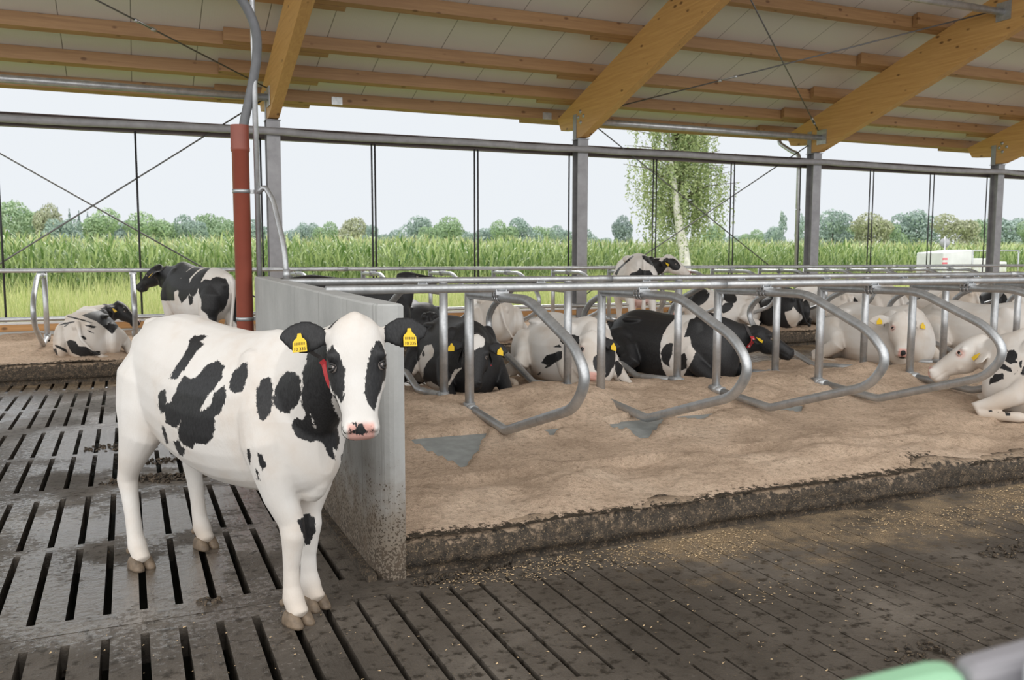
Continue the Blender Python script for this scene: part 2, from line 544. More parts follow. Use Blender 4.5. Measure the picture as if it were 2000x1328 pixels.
M['eye'] = simple('dark_eye', (0.012, 0.010, 0.009), 0.08)
M['sclera'] = simple('eye_white', (0.30, 0.26, 0.24), 0.15)
M['lid'] = simple('dark_eyelid', (0.02, 0.018, 0.018), 0.5)
M['lidpink'] = simple('pink_eyelid', (0.55, 0.33, 0.28), 0.6)
M['nostril'] = simple('dark_nostril', (0.10, 0.035, 0.03), 0.7)
M['udder'] = simple('udder_skin', (0.62, 0.42, 0.33), 0.6, 0, 0.15, 9)
M['soil'] = simple('field_soil', (0.30, 0.38, 0.10), 0.9, 0, 0.3, 2)
M['bark'] = simple('birch_bark', (0.72, 0.70, 0.67), 0.7, 0, 0.25, 6)
M['trunk'] = simple('tree_bark', (0.10, 0.08, 0.06), 0.9, 0, 0.3, 6)
M['corn'] = m_leaf('maize_leaf', (0.085, 0.19, 0.04), (0.58, 0.68, 0.33), 0.36, 2.0, 0.3)
M['tassel'] = m_leaf('maize_tassel', (0.55, 0.55, 0.25), (0.75, 0.72, 0.42), 0.7)
M['grass'] = m_leaf('meadow_grass', (0.33, 0.42, 0.12), (0.72, 0.71, 0.38), 0.6, 0.7, 0.35)
M['birchleaf'] = m_leaf('birch_leaf', (0.17, 0.25, 0.09), (0.54, 0.60, 0.32), 0.5, 1.0, 0.3)

# ------------------------------------------------------------------ value noise (numpy)
_perm = rng.random((97, 97))
def vnoise(x, y):
    x = np.asarray(x, float); y = np.asarray(y, float)
    xi = np.floor(x).astype(int); yi = np.floor(y).astype(int)
    fx = x - xi; fy = y - yi
    fx = fx * fx * (3 - 2 * fx); fy = fy * fy * (3 - 2 * fy)
    g = lambda i, j: _perm[i % 97, j % 97]
    return (g(xi, yi) * (1 - fx) + g(xi + 1, yi) * fx) * (1 - fy) + (g(xi, yi + 1) * (1 - fx) + g(xi + 1, yi + 1) * fx) * fy
def fbm(x, y, o=4):
    s = 0; a = 0.5
    for i in range(o):
        s = s + a * (vnoise(x * 2 ** i + 17 * i, y * 2 ** i + 31 * i) - 0.5); a *= 0.5
    return s

# ------------------------------------------------------------------ slatted floor
SLOT_P, SLOT_W = 0.1587, 0.036
def build_floor():
    V, F = [], []
    def quad(a, b, c, d):
        i = len(V); V.extend([a, b, c, d]); F.append((i, i + 1, i + 2, i + 3))
    x0, x1 = -22.0, 40.0
    k0 = math.ceil((x0 - 0.0106) / SLOT_P); k1 = math.floor((x1 - 0.0106) / SLOT_P)
    xs = [0.0106 + k * SLOT_P for k in range(k0, k1 + 1)]
    joints = [-13.85, -11.3, -8.70, -6.12, -3.55, -0.95, 1.62, 4.23, 6.79, 9.40, 11.98, 14.6]
    for r in range(len(joints) - 1):
        ya, yb = joints[r], joints[r + 1]
        mid = (ya + yb) / 2
        g = 0.004
        bands = [(ya + 0.16, mid - 0.045), (mid + 0.045, yb - 0.13)]
        for (p, q) in ((ya + g, bands[0][0]), (bands[0][1], bands[1][0]), (bands[1][1], yb - g)):
            quad((x0, p, 0), (x1, p, 0), (x1, q, 0), (x0, q, 0))
        for (p, q) in bands:
            prev = x0
            for x in [t for t in xs if not (t > 1.9 and yb < 5 and vnoise(t * 3.7, p * 2.1) > 0.80)] + [None]:
                if x is None:
                    quad((prev, p, 0), (x1, p, 0), (x1, q, 0), (prev, q, 0)); break
                sw = SLOT_W if not (yb < 5 and x > 0.9) else SLOT_W * (0.25 + 0.75 * max(0.0, 1 - (x - 0.9) / 1.6) * (0.6 + 0.4 * float(vnoise(x * 5, p))))
                a, b = x - sw / 2, x + sw / 2
                quad((prev, p, 0), (a, p, 0), (a, q, 0), (prev, q, 0))
                h = -0.14
                quad((a, p, 0), (a, p, h), (a, q, h), (a, q, 0))
                quad((b, p, h), (b, p, 0), (b, q, 0), (b, q, h))
                quad((a, p, h), (a, p, 0), (b, p, 0), (b, p, h))
                quad((a, q, 0), (a, q, h), (b, q, h), (b, q, 0))
                prev = b
        quad((x0, yb - g, 0), (x0, yb - g, -0.1), (x1, yb - g, -0.1), (x1, yb - g, 0))
        quad((x0, yb + g, -0.1), (x0, yb + g, 0), (x1, yb + g, 0), (x1, yb + g, -0.1))
    mb = MB(); mb.add(V, F)
    o = mb.build('floor', M['floor'])
    tag(o, 'dark wet concrete slatted floor of the cow alleys', 'floor', kind='structure')
    mb = MB().box((x0, -13.8, -0.45), (x1, 14.6, -0.40))
    p = mb.build('floor_pit', M['pit'])
    tag(p, 'slurry pit below the floor slots', 'floor', kind='structure')
build_floor()

# ------------------------------------------------------------------ ground outside
def build_ground():
    n, m = 60, 60
    V, F = [], []
    for j in range(m + 1):
        for i in range(n + 1):
            x = -140 + 560 * i / n; y = 15.75 + (j / m) ** 2 * 620
            z = 0.02 if j == 0 else 0.12 + 0.08 * math.sin(x * 0.7) * math.sin(y * 0.5)
            V.append((x, y, z))
    for j in range(m):
        for i in range(n):
            a = j * (n + 1) + i
            F.append((a, a + 1, a + n + 2, a + n + 1))
    o = MB().add(V, F, True).build('ground', M['soil'])
    tag(o, 'open ground of the meadow and field outside the barn', 'ground', kind='structure')
build_ground()

# ------------------------------------------------------------------ columns, rafters, purlins, roof
RX = [-3.64, 2.39, 8.42, 14.45, 20.48, 26.5]
SL = 0.335
def z_raf_bot(Y): return 4.005 + SL * (15.84 - Y)
def z_raf_top(Y): return 4.78 + SL * (15.84 - Y)
RIDGE = 1.5
ordin = ['first', 'second', 'third', 'fourth', 'fifth', 'sixth', 'seventh', 'eighth', 'ninth', 'tenth', 'eleventh', 'twelfth', 'thirteenth', 'fourteenth', 'fifteenth', 'sixteenth']
col_label = {1: 'grey steel H column close behind the orange-brown drain pipe',
             2: 'grey steel H column just left of the birch tree',
             3: 'grey steel H column beside the downpipe and right of the birch',
             4: 'grey steel H column with the white trailer standing behind it'}
raf_label = {1: 'glued timber rafter sloping up beside the grey hose', 2: 'glued timber rafter with round bolts, above the column left of the birch',
             3: 'glued timber rafter carrying the plate of the crossed tie rods, right of the birch', 4: 'glued timber rafter end cut off by the right border'}
for k in (1, 2, 3, 4):
    x = RX[k]
    e = empty('steel_column', (x, 15.8, 0.0))
    tag(e, col_label[k], 'column', 'steel columns along the open side')
    b, h, t = 0.115, 0.115, 0.014
    mb = MB()
    top = 3.985
    mb.box((-b, -h, 0.0), (b, -h + t, top)); mb.box((-b, h - t, 0.0), (b, h, top)); mb.box((-0.006, -h + t, 0.0), (0.006, h - t, top))
    mb.build('shaft', M['steel'], e)
    MB().box((-b - 0.01, -h - 0.03, top - 0.0), (b + 0.01, h + 0.03, top + 0.012)).build('cap_plate', M['steel'], e)
    MB().box((-b + 0.0, -h - 0.004, top - 0.13), (b, -h, top)).build('head_plate', M['steel'], e)
    mb = MB()
    for s in (-1, 1):
        mb.box((s * 0.098 - 0.006, 0.0, top), (s * 0.098 + 0.006, 0.13, top + 0.50))
    mb.build('fork_plate', M['steel'], e)

    r = empty('timber_rafter', (x, 15.84, 3.99))
    tag(r, raf_label[k], 'rafter', 'timber rafters of the roof')
    poly = [(15.60, z_raf_bot(15.84) + 0.01), (15.93, z_raf_bot(15.84) + 0.0), (15.935, 4.20), (16.50, 4.245), (16.66, 4.50), (RIDGE, z_raf_top(RIDGE)), (RIDGE, z_raf_bot(RIDGE))]
    mb = MB().prism([(-0.09, y - 15.84, z - 3.99) for y, z in poly], (0, 0, 0), (0.18, 0, 0))
    mb.build('beam', M['wood'], r, bevel=0.006)
    for (dy, dz) in ((-0.20, 0.52), (-0.12, 0.42), (-0.33, 0.42), (-0.22, 0.31)) if k in (2, 4) else ():
        c = Vector((-0.092, dy, dz))
        bw = MB().tube([c, c + Vector((-0.008, 0, 0))], 0.040, 16)
        bw.tube([c + Vector((-0.008, 0, 0)), c + Vector((-0.028, 0, 0))], 0.018, 6)
        bw.build('bolt', M['galv'], r)

PUR_Y = [16.80, 15.97, 15.06, 13.76, 12.42, 11.05, 9.6, 8.2]
line_name = ['eave', 'second', 'third', 'fourth', 'fifth', 'sixth', 'seventh', 'eighth']
bay_name = ['left of the hose', 'right of the hose', 'behind the crossed roof ties', 'right of the crossed roof ties', 'at the far right end']
for j, y in enumerate(PUR_Y[:6]):
    for k in range(5):
        xa, xb = RX[k] - 0.85, RX[k + 1] + 0.85
        if k == 0: xa = -6.5
        dy = 0.062 if k % 2 == 0 else -0.062
        e = 0.055
        yy = y + dy
        zb = z_raf_top(y) + 0.002 - SL * dy
        poly = [(xa, yy - e, zb + SL * e), (xa, yy + e, zb - SL * e), (xa, yy + e, zb + 0.205 - SL * e), (xa, yy - e, zb + 0.205 + SL * e)]
        o = MB().prism(poly, (0, 0, 0), (xb - xa, 0, 0)).build('roof_purlin', M['purlin'])
        nm = 'eave purlin' if j == 0 else '%s purlin up from the eave' % line_name[j]
        tag(o, 'brown timber %s %s' % (nm, bay_name[k]), 'purlin', 'roof purlins')

def build_roof():
    x0, x1 = -7.0, 34.0
    ye, yr = 16.98, RIDGE
    zb = lambda y: z_raf_top(y) + 0.212
    mb = MB()
    poly = [(x0, ye, zb(ye)), (x0, yr, zb(yr)), (x0, yr, zb(yr) + 0.08), (x0, ye, zb(ye) + 0.08)]
    mb.prism(poly, (0, 0, 0), (x1 - x0, 0, 0))
    o = mb.build('ceiling', M['roof'])
    tag(o, 'pale ribbed metal panels of the barn roof seen from below', 'roof', kind='structure')
    g = MB()
    ring = []
    for i in range(9):
        a = PI + PI * i / 8
        ring.append((x0, 17.02 + 0.07 * math.cos(a), zb(17) - 0.02 + 0.07 * math.sin(a)))
    ring += [(x0, y, z + 0.004) for (_, y, z) in ring[::-1]]
    g.prism(ring, (0, 0, 0), (x1 - x0, 0, 0))
    o = g.build('eave_gutter', M['galv'])
    tag(o, 'thin grey rain gutter along the eave', 'gutter')
    p = MB().box((3.62, 16.80 - 0.13, z_raf_top(16.8) + 0.03), (3.82, 16.80 - 0.118, z_raf_top(16.8) + 0.17)).build('splice_plate', M['galv'])
    tag(p, 'small perforated steel plate on the eave purlin right of the hose rafter', 'plate')
    p = MB().box((8.00, 16.80 - 0.13, z_raf_top(16.8) + 0.03), (8.20, 16.80 - 0.118, z_raf_top(16.8) + 0.17)).build('splice_plate', M['galv'])
    tag(p, 'small steel plate on the eave purlin next to the bolted rafter', 'plate')
build_roof()

# long girder on the outer side of the columns and the rolled-up curtain in front of it
mb = MB()
y0, t = 15.94, 0.012
mb.box((-7, y0, 3.685), (34, y0 + 0.10, 3.685 + t)); mb.box((-7, y0, 3.905 - t), (34, y0 + 0.10, 3.905)); mb.box((-7, y0 + 0.088, 3.685 + t), (34, y0 + 0.10, 3.905 - t))
tag(mb.build('steel_girder', M['girder']), 'long dark steel girder running along the column heads', 'girder')
pts = []
for i in range(160):
    x = -7 + 41 * i / 159
    near = min(abs(x - c) for c in RX)
    pts.append((x, 15.80 - 0.20 * math.exp(-(near / 0.55) ** 2), 3.79 + 0.012 * math.sin(x * 1.3)))
tag(MB().tube(pts, 0.062, 12).build('rolled_curtain', M['tarp']), 'grey rolled-up wind curtain hanging along the girder', 'curtain')

# plinth of the outer wall
tag(MB().box((-9, 15.72, 0.0), (34, 15.98, 0.475)).build('wall_outer', M['concrete']), 'low concrete plinth below the open side of the barn', 'wall', kind='structure')
tag(MB().box((-9, 15.70, 0.478), (34, 15.76, 0.585)).build('timber_board', M['board'], bevel=0.004), 'orange timber board lying along the plinth of the open side', 'board')
mb = MB().tube([(-9, 15.66, 0.668), (34, 15.66, 0.668)], 0.036, 12)
tag(mb.build('curtain_tube', M['galv']), 'grey winding tube along the top of the plinth board', 'tube')
tag(MB().box((-9, 15.70, 0.588), (34, 15.75, 0.622)).build('cover_rail', M['white']), 'pale rail on top of the orange plinth board', 'rail')

# thin vertical guide rods of the curtain
rod_x = [(-1.79,), (0.20,), (2.19,), (4.16, 4.22), (6.17, 6.24), (8.21,), (10.20, 10.28), (12.20, 12.29), (14.14,), (16.25, 16.36), (18.22, 18.35), (20.22,)]
rod_where = ['at the far left border', 'behind the left standing black and white cow', 'between the drain pipe and its column', 'in the middle of the second bay', 'in the second bay nearer the birch', 'just left of the column beside the birch', 'in front of the birch trunk', 'right of the birch crown', 'left of the downpipe', 'right of the downpipe column', 'in front of the trailer end', 'left of the right-hand column']
for i, gx in enumerate(rod_x):
    for q, x in enumerate(gx):
        o = MB().tube([(x, 15.88, 0.476), (x, 15.88, 3.70)], 0.017 if i < 6 else 0.014, 8).build('guide_rod', M['darkrod'])
        side = '' if len(gx) == 1 else (', left of its pair' if q == 0 else ', right of its pair')
        tag(o, 'thin dark vertical curtain rod ' + rod_where[i] + side, 'rod', 'curtain guide rods')

def tie(p, q, label, tb=None, r=0.013, cat='tie rod'):
    p, q = Vector(p), Vector(q)
    e = empty('tie_rod', p)
    tag(e, label, cat)
    d = q - p
    MB().tube([Vector((0, 0, 0)), d], r, 8).build('rod', M['rod'], e)
    if tb is not None:
        c = d * tb; u, w = frame_from(d); dn = d.normalized()
        mb = MB()
        for s in (-1, 1):
            mb.tube([c - dn * 0.13 + u * 0.022 * s, c + dn * 0.13 + u * 0.022 * s], 0.009, 6)
        for s in (-1, 1):
            mb.tube([c + dn * 0.11 * s, c + dn * 0.18 * s], 0.028, 8)
        mb.build('turnbuckle', M['galv'], e)
    return e
tie((-3.55, 15.93, 4.35), (2.28, 15.93, 0.80), 'wall tie rod falling to the right across the first bay, turnbuckle low', 0.865)
tie((-3.34, 15.90, 0.505), (2.28, 15.90, 4.37), 'wall tie rod rising to the right across the first bay to the drain pipe')
tie((8.52, 15.93, 4.49), (14.36, 15.93, 0.83), 'wall tie rod falling to the right in front of the birch', 0.86)
tie((8.52, 15.90, 0.82), (14.36, 15.90, 4.19), 'wall tie rod rising to the right in front of the birch', 0.10)
tie((14.36, 15.60, 4.47), (8.52, 11.10, 5.93), 'roof tie rod running up from the plate on the third rafter', 0.09)
tie((8.52, 15.60, 4.48), (14.36, 11.18, 6.03), 'roof tie rod rising to the right across the bay above the birch', 0.36)
tie((2.30, 15.60, 4.50), (-3.55, 11.18, 6.03), 'roof tie rod in the upper left bay beside the grey hose', 0.33)

def strut(x0, x1, y, z, label, mid=True):
    e = empty('strut_tube', (x0, y, z)); tag(e, label, 'tube')
    MB().tube([(0, 0, 0), (x1 - x0, 0, 0)], 0.062, 16).build('tube', M['galv'], e)
    for (xx, s) in ((x1 - x0, -1),):
        MB().box((xx - 0.012, -0.17, -0.15), (xx + 0.0, 0.12, 0.17)).build('end_plate', M['galv'], e)
strut(-6.5, 2.29, 15.50, 4.33, 'round grey steel strut under the roof at the upper left')
strut(8.52, 14.35, 15.50, 4.31, 'round grey steel strut along the eave above the birch')
strut(8.52, 14.35, 11.14, 5.97, 'round grey steel strut high up in the upper right corner')

# rain downpipe with swan neck
dp = [(14.42, 16.98, 4.58), (14.42, 16.96, 4.36), (14.38, 16.45, 4.10), (14.33, 16.16, 4.02), (14.33, 16.14, 0.12)]
e = empty('downpipe', (14.33, 16.14, 0.12)); tag(e, 'pale metal rain downpipe with a swan neck beside the third column', 'downpipe')
o = Vector((14.33, 16.14, 0.12))
MB().tube([p - o for p in fillet(dp, 0.16)], 0.048, 14).build('pipe', M['galv'], e)
MB().tube([Vector((0, 0, 2.6)), Vector((0, 0, 2.64))], 0.056, 14).build('bracket', M['galv'], e)

# ------------------------------------------------------------------ concrete divider at the head of the double bed
def build_divider():
    e = empty('concrete_divider', (1.195, 4.27, 0.0))
    tag(e, 'board-marked grey concrete divider wall with a rounded end, dung splashed, beside the cow', 'wall')
    x0, x1 = 1.12, 1.272
    plan = [(x1, 8.745), (x0, 8.745)]
    plan += [(x0, y) for y in (8, 7.25, 6.5, 5.9, 5.3, 4.8)] + [(x0, 4.47)]
    for i in range(1, 9):
        a = PI / 2 * i / 8
        plan.append((x0 + 0.12 - 0.12 * math.cos(a), 4.47 - 0.205 * math.sin(a)))
    plan += [(x1, 4.272)]
    n = len(plan)
    V = []
    H = [0, 0.3, 0.6, 0.9, 1.2, 1.425, 1.435]
    for z in H:
        ins = 0.01 if z == H[-1] else 0
        for (x, y) in plan:
            zz = z + (y - 4.3) * 0.006 * z
            V.append((x + (ins if x < 1.15 else -ins if x > 1.25 else 0) - 1.195, y - 4.27 + (ins if y < 4.5 else 0), zz))
    F = []
    for j in range(len(H) - 1):
        for i in range(n):
            i2 = (i + 1) % n
            F.append((j * n + i, j * n + n * 0 + i2, (j + 1) * n + i2, (j + 1) * n + i))
    F.append(tuple((len(H) - 1) * n + i for i in range(n)))
    F = [tuple(reversed(f)) for f in F]
    MB().add(V, F).build('slab', M['wallc'], e)
    # rail end clamps screwed to the wall top
    for y in (5.90, 7.70):
        mb = MB().tube([(0.06, y - 4.27, 1.445), (0.06, y - 4.27, 1.475)], 0.012, 8)
        mb.build('bolt', M['galv'], e)
    # short galvanised plate behind the cow's chin
    return e
build_divider()
b = MB().box((1.06, 4.62, 0.86), (1.122, 4.80, 0.95)).build('steel_bracket', M['galv'], bevel=0.006)
tag(b, 'small galvanised bracket fixed low on the divider wall under the cow head', 'bracket')
s = MB().box((1.075, 4.30, 0.0), (1.122, 8.75, 0.035)).build('kerb_strip', M['dung'])
tag(s, 'narrow dirty concrete strip along the foot of the divider wall', 'strip')

# drain pipe, hose, pole and bent stay at the far end of the divider
e = empty('drain_pipe', (1.035, 8.86, 0.0)); tag(e, 'orange-brown plastic drain pipe standing at the end of the divider wall', 'pipe')
mb = MB().tube([(0, 0, 0), (0, 0, 2.66), (0, 0, 2.67), (0, 0, 2.70), (0, 0, 2.71), (0, 0, 2.915)], [0.080, 0.080, 0.088, 0.090, 0.087, 0.087], 24, cap=False)
mb.build('pipe_wall', M['redpvc'], e)
for z in (1.06, 2.29):
    mb = MB().tube([(0, 0, z - 0.018), (0, 0, z + 0.018)], 0.084, 24)
    mb.box((0.07, -0.02, z - 0.018), (0.15, 0.02, z + 0.018))
    mb.build('pipe_clamp', M['galv'], e)
hose = fillet([(1.035, 8.86, 2.55), (1.06, 8.86, 2.88), (1.15, 8.83, 3.25), (1.205, 8.78, 3.55), (1.20, 8.72, 3.78), (1.11, 8.68, 3.98), (0.92, 8.62, 4.20), (0.55, 8.5, 4.55), (-0.1, 8.3, 5.2), (-0.6, 8.0, 6.9)], 0.3, 5)
tag(MB().tube(hose, 0.044, 16).build('hose', M['greyhose']), 'thick grey hose curving down into the drain pipe', 'hose')
e = empty('steel_pole', (1.175, 8.80, 1.2)); tag(e, 'slim galvanised pole rising from the divider wall beside the drain pipe', 'pole')
MB().tube([(0, 0, -0.9), (0, 0, 6.0)], 0.026, 14).build('tube', M['galv'], e)
MB().box((-0.03, -0.06, -0.02), (0.05, 0.03, 0.12)).build('foot_clamp', M['galv'], e)
stay = fillet([(1.175, 8.80, 2.27), (1.24, 8.76, 2.34), (1.30, 8.66, 2.20), (1.345, 8.35, 1.75), (1.345, 8.25, 1.45)], [0, 0.05, 0.06, 0.12, 0], 6)
e = empty('bent_stay', (1.345, 8.25, 1.45)); tag(e, 'bent galvanised tube staying the pole to the wall top', 'tube')
oo = Vector((1.345, 8.25, 1.45))
MB().tube([p - oo for p in stay], 0.026, 14).build('tube', M['galv'], e)
MB().box((-0.05, -0.05, -0.012), (0.05, 0.05, 0.0)).tube([(0, 0, 0), (0, 0, 0.10)], 0.033, 14).build('foot_plate', M['galv'], e)

# ------------------------------------------------------------------ bedding
def interp(x, xs, ys): return np.interp(x, xs, ys)
CX = [1.3, 2.04, 2.3, 2.75, 3.18, 3.42, 3.78, 4.2, 5.04, 5.64, 6.29, 6.96, 7.69, 8.5, 9.3, 10.2]
CZ = [0.49, 0.505, 0.551, 0.544, 0.584, 0.592, 0.527, 0.478, 0.549, 0.54, 0.506, 0.55, 0.53, 0.52, 0.54, 0.51]
PATCH = [[(1.80, 5.97), (2.42, 5.95), (1.96, 5.27)], [(3.38, 5.93), (3.50, 5.47), (3.86, 5.78), (4.02, 5.95)], [(3.95, 5.955), (4.60, 5.96), (4.25, 5.80)], [(2.62, 5.93), (2.98, 5.90), (2.85, 5.72)], [(5.02, 5.95), (5.38, 5.94), (5.22, 5.74)]]
def inside(px, py, poly):
    r = np.zeros(px.shape, bool)
    n = len(poly)
    for i in range(n):
        (x1, y1), (x2, y2) = poly[i], poly[(i + 1) % n]
        c = ((y1 > py) != (y2 > py)) & (px < (x2 - x1) * (py - y1) / (y2 - y1 + 1e-12) + x1)
        r ^= c
    return r
def slab_z(y): return 0.275 + (y - 5.2) * 0.115
def sand_near(x, y):
    x = np.asarray(x, float); y = np.asarray(y, float)
    z = interp(y, [4.29, 4.45, 4.7, 5.2, 5.7, 6.0, 6.35, 6.7, 7.1, 7.5, 8.2, 9.0, 9.2], [0.205, 0.235, 0.265, 0.295, 0.335, 0.375, 0.46, 0.52, 0.48, 0.41, 0.35, 0.30, 0.22])
    w = np.exp(-((y - 6.72) / 0.42) ** 2)
    z = z + w * (interp(x, CX, CZ) - 0.52)
    st = np.cos((x - 1.27) / 1.2 * 2 * PI)
    z = z + 0.030 * st * np.exp(-((y - 5.2) / 0.6) ** 2)
    a = np.clip((y - 4.29) / 0.35, 0.25, 1) * np.clip((9.2 - y) / 0.3, 0, 1)
    z = z + a * (0.20 * fbm(x * 1.1, y * 1.7) + 0.07 * np.exp(-((y - 4.95) / .7) ** 2) * fbm(x * 2.2 + 4, y * 6.5 + 2, 3) + 0.10 * fbm(x * 3.6 + 9, y * 4.6) + 0.035 * np.abs(fbm(x * 9, y * 11, 3)))
    sl = (y > 5.10) & (y < 6.03)
    zz = np.where(sl, np.maximum(z, slab_z(np.maximum(y, 5.2)) + 0.02), z)
    for p in PATCH:
        m = inside(x + 0.05 * (vnoise(x * 9, y * 9) - 0.5), y, p)
        zz = np.where(m, slab_z(y) - 0.035, zz)
    return zz
def sand_far(x, y):
    x = np.asarray(x, float); y = np.asarray(y, float)
    z = interp(y, [12.79, 12.9, 13.2, 13.8, 14.6, 15.70], [0.27, 0.30, 0.31, 0.32, 0.38, 0.43])
    a = np.clip((y - 12.79) / 0.3, 0.2, 1)
    return z + a * (0.20 * fbm(x * 1.4 + 40, y * 1.4) + 0.11 * fbm(x * 4.1 + 3, y * 4.4 + 8))
def bed(name, x0, x1, y0, y1, dx, fn, label, edge, fine=None):
    xs = np.arange(x0, x1 + 1e-6, dx) if fine is None else fine
    ys = np.linspace(y0, y1, int(round((y1 - y0) / dx)) + 1)
    X, Y = np.meshgrid(xs, ys)
    Z = fn(X, Y)
    n, m = len(xs), len(ys)
    co = np.stack([X.ravel(), Y.ravel(), Z.ravel()], 1)
    idx = np.arange(n * m).reshape(m, n)
    fa = np.stack([idx[:-1, :-1].ravel(), idx[:-1, 1:].ravel(), idx[1:, 1:].ravel(), idx[1:, :-1].ravel()], 1)
    me = bpy.data.meshes.new(name)
    me.from_pydata(co.tolist(), [], fa.tolist())
    me.polygons.foreach_set('use_smooth', [True] * len(me.polygons))
    at = me.attributes.new('crust', 'FLOAT', 'POINT')
    d = (co[:, 1] - edge)
    cr = 0.9 * np.clip(1.0 - d / 0.11, 0, 1) + 0.75 * np.maximum(0, vnoise(co[:, 0] * 1.7, co[:, 1] * 3) - 0.72) * np.clip(1.6 - d, 0, 1)
    lump = np.exp(-((co[:, 0] - 5.15) / 0.22) ** 2) * np.clip(1.0 - d / 0.36, 0, 1)
    cr = np.maximum(cr, lump * 1.1)
    at.data.foreach_set('value', cr.astype(np.float32))
    me.materials.append(M['sand'])
    o = bpy.data.objects.new(name, me); COL.objects.link(o)
    tag(o, label, 'bedding', kind='stuff')
    return o
fx = np.concatenate([np.arange(1.275, 9.5, 0.035), np.arange(9.5, 27, 0.08)])
bed('sawdust_bedding', 1.275, 27, 4.285, 9.2, 0.035, sand_near, 'deep tan sawdust bedding of the double cubicle row, heaped in the middle', 4.285, fx)
bed('sawdust_bedding', -9, 30, 12.785, 15.695, 0.055, sand_far, 'tan sawdust bedding of the far cubicle row along the open side', 12.785)
# concrete slab under the sawdust, laid bare in places
mb = MB().prism([(1.275, 5.2, slab_z(5.2)), (1.275, 5.97, slab_z(5.97)), (1.275, 5.97, 0.05), (1.275, 5.2, 0.05)], (0, 0, 0), (9, 0, 0))
tag(mb.build('bed_slab', M['mat']), 'smooth grey concrete slab showing through the sawdust under the loops', 'slab')

def kerb(name, x0, x1, y, top, depth, label, sgn=1, dx=0.03):
    xs = np.arange(x0, x1, dx)
    prof = [(0.02, 0.0), (0.03, 0.12), (0.025, 0.22), (-0.012, 0.24), (-0.016, 0.42), (-0.012, 0.60), (-0.004, 0.78), (0.02, 0.92), (0.06, 1.0), (depth, 0.98), (depth, 0.0)]
    V, F = [], []
    n = len(prof)
    for i, x in enumerate(xs):
        for j, (py, pz) in enumerate(prof):
            k = 1.0 if 3 <= j <= 8 else 0.25
            nz = (float(fbm(x * 2.3, j * 0.5)) * 0.07 + float(fbm(x * 14, j * 1.9)) * 0.045) * k
            t = top(x) if callable(top) else top
            V.append((x, y + sgn * (py + nz), pz * t + (float(fbm(x * 2.2, 5)) * 0.035 + float(fbm(x * 13, 15.0 + j)) * 0.03 if j > 5 else 0)))
    for i in range(len(xs) - 1):
        for j in range(n - 1):
            a = i * n + j
            F.append((a, a + n, a + n + 1, a + 1))
    o = MB().add(V, F, True).build(name, M['curb'])
    tag(o, label, 'kerb')
    return o
kerb('bed_kerb', 1.27, 27, 4.29, lambda x: 0.205 + 0.02 * min(1, (x - 1.27) / 4) + 0.05 * math.exp(-((x - 5.15) / 0.2) ** 2), 0.16, 'dung-caked kerb along the front of the tan double bed')
kerb('bed_kerb', -9, 30, 12.78, 0.275, 0.16, 'dung-caked kerb in front of the far cubicle row', dx=0.1)
kerb('bed_kerb', 1.27, 27, 9.2, 0.21, 0.16, 'dung-caked kerb along the rear of the double bed', sgn=-1, dx=0.1)

# ------------------------------------------------------------------ dung and chaff on the slats
def lumps(spots, name, label):
    mb = MB()
    for (cx, cy, sx, sy, h, n) in spots:
        for i in range(n):
            a = random.random() * 2 * PI; q = random.random() ** 0.6
            x = cx + math.cos(a) * sx * q; y = cy + math.sin(a) * sy * q
            r = random.uniform(0.007, 0.019)
            mb.ellipsoid((x, y, h * (1 - q) * random.random() + 0.002), (r * random.uniform(0.8, 1.7), r * random.uniform(0.8, 1.7), r * random.uniform(0.25, 0.5)), 8, 5, Euler((random.random(), random.random(), random.random() * 6)).to_matrix())
    o = mb.build(name, M['dung'])
    tag(o, label, 'manure', kind='stuff')
lumps([(0.02, 7.02, 0.28, 0.12, 0.03, 110), (0.28, 6.95, 0.22, 0.12, 0.035, 90), (0.15, 7.6, 0.2, 0.1, 0.02, 40), (-0.15, 8.3, 0.3, 0.15, 0.02, 60), (0.45, 7.9, 0.2, 0.1, 0.03, 50), (0.30, 4.35, 0.06, 0.04, 0.02, 10)], 'manure', 'dark dung trodden on the slats behind the cow hind legs')
lumps([(1.4, 4.18, 0.16, 0.05, 0.04, 90), (1.75, 4.22, 0.22, 0.04, 0.03, 60), (4.6, 3.30, 0.28, 0.10, 0.012, 60), (4.2, 2.75, 0.20, 0.10, 0.012, 40), (3.0, 2.55, 0.2, 0.10, 0.01, 30)], 'manure', 'dark dung scattered on the alley floor in front of the bed')
V, F = [], []
def chip(x, y, s):
    a = random.random() * PI
    dx, dy = math.cos(a) * s, math.sin(a) * s
    w = s * random.uniform(0.2, 0.45)
    i = len(V)
    z = 0.004 + random.random() * 0.006
    V.extend([(x - dx - dy * w / s, y - dy + dx * w / s, z), (x + dx - dy * w / s, y + dy + dx * w / s, z + random.uniform(-.003, .004)), (x + dx + dy * w / s, y + dy - dx * w / s, z), (x - dx + dy * w / s, y - dy - dx * w / s, z + random.uniform(-.003, .004))])
    F.append((i, i + 1, i + 2, i + 3))
for i in range(9000):
    x = random.uniform(1.3, 9); y = 4.26 - abs(random.gauss(0, 0.42))
    if fbm(x * 1.6, y * 2.4) + 0.10 * math.exp(-((y - 4.0) / 0.3) ** 2) + random.gauss(0, 0.05) < 0.06: continue
    chip(x, y, random.uniform(0.003, 0.009))
for i in range(900):
    x = random.uniform(-1, 6); y = random.uniform(1.6, 4.2)
    chip(x, y, random.uniform(0.003, 0.007))
o = MB().add(V, F).build('chaff', simple('straw_chips', (0.52, 0.38, 0.22), 0.9, 0, 0.3, 30))
tag(o, 'pale chaff and sawdust strewn on the slats at the foot of the bed', 'chaff', kind='stuff')

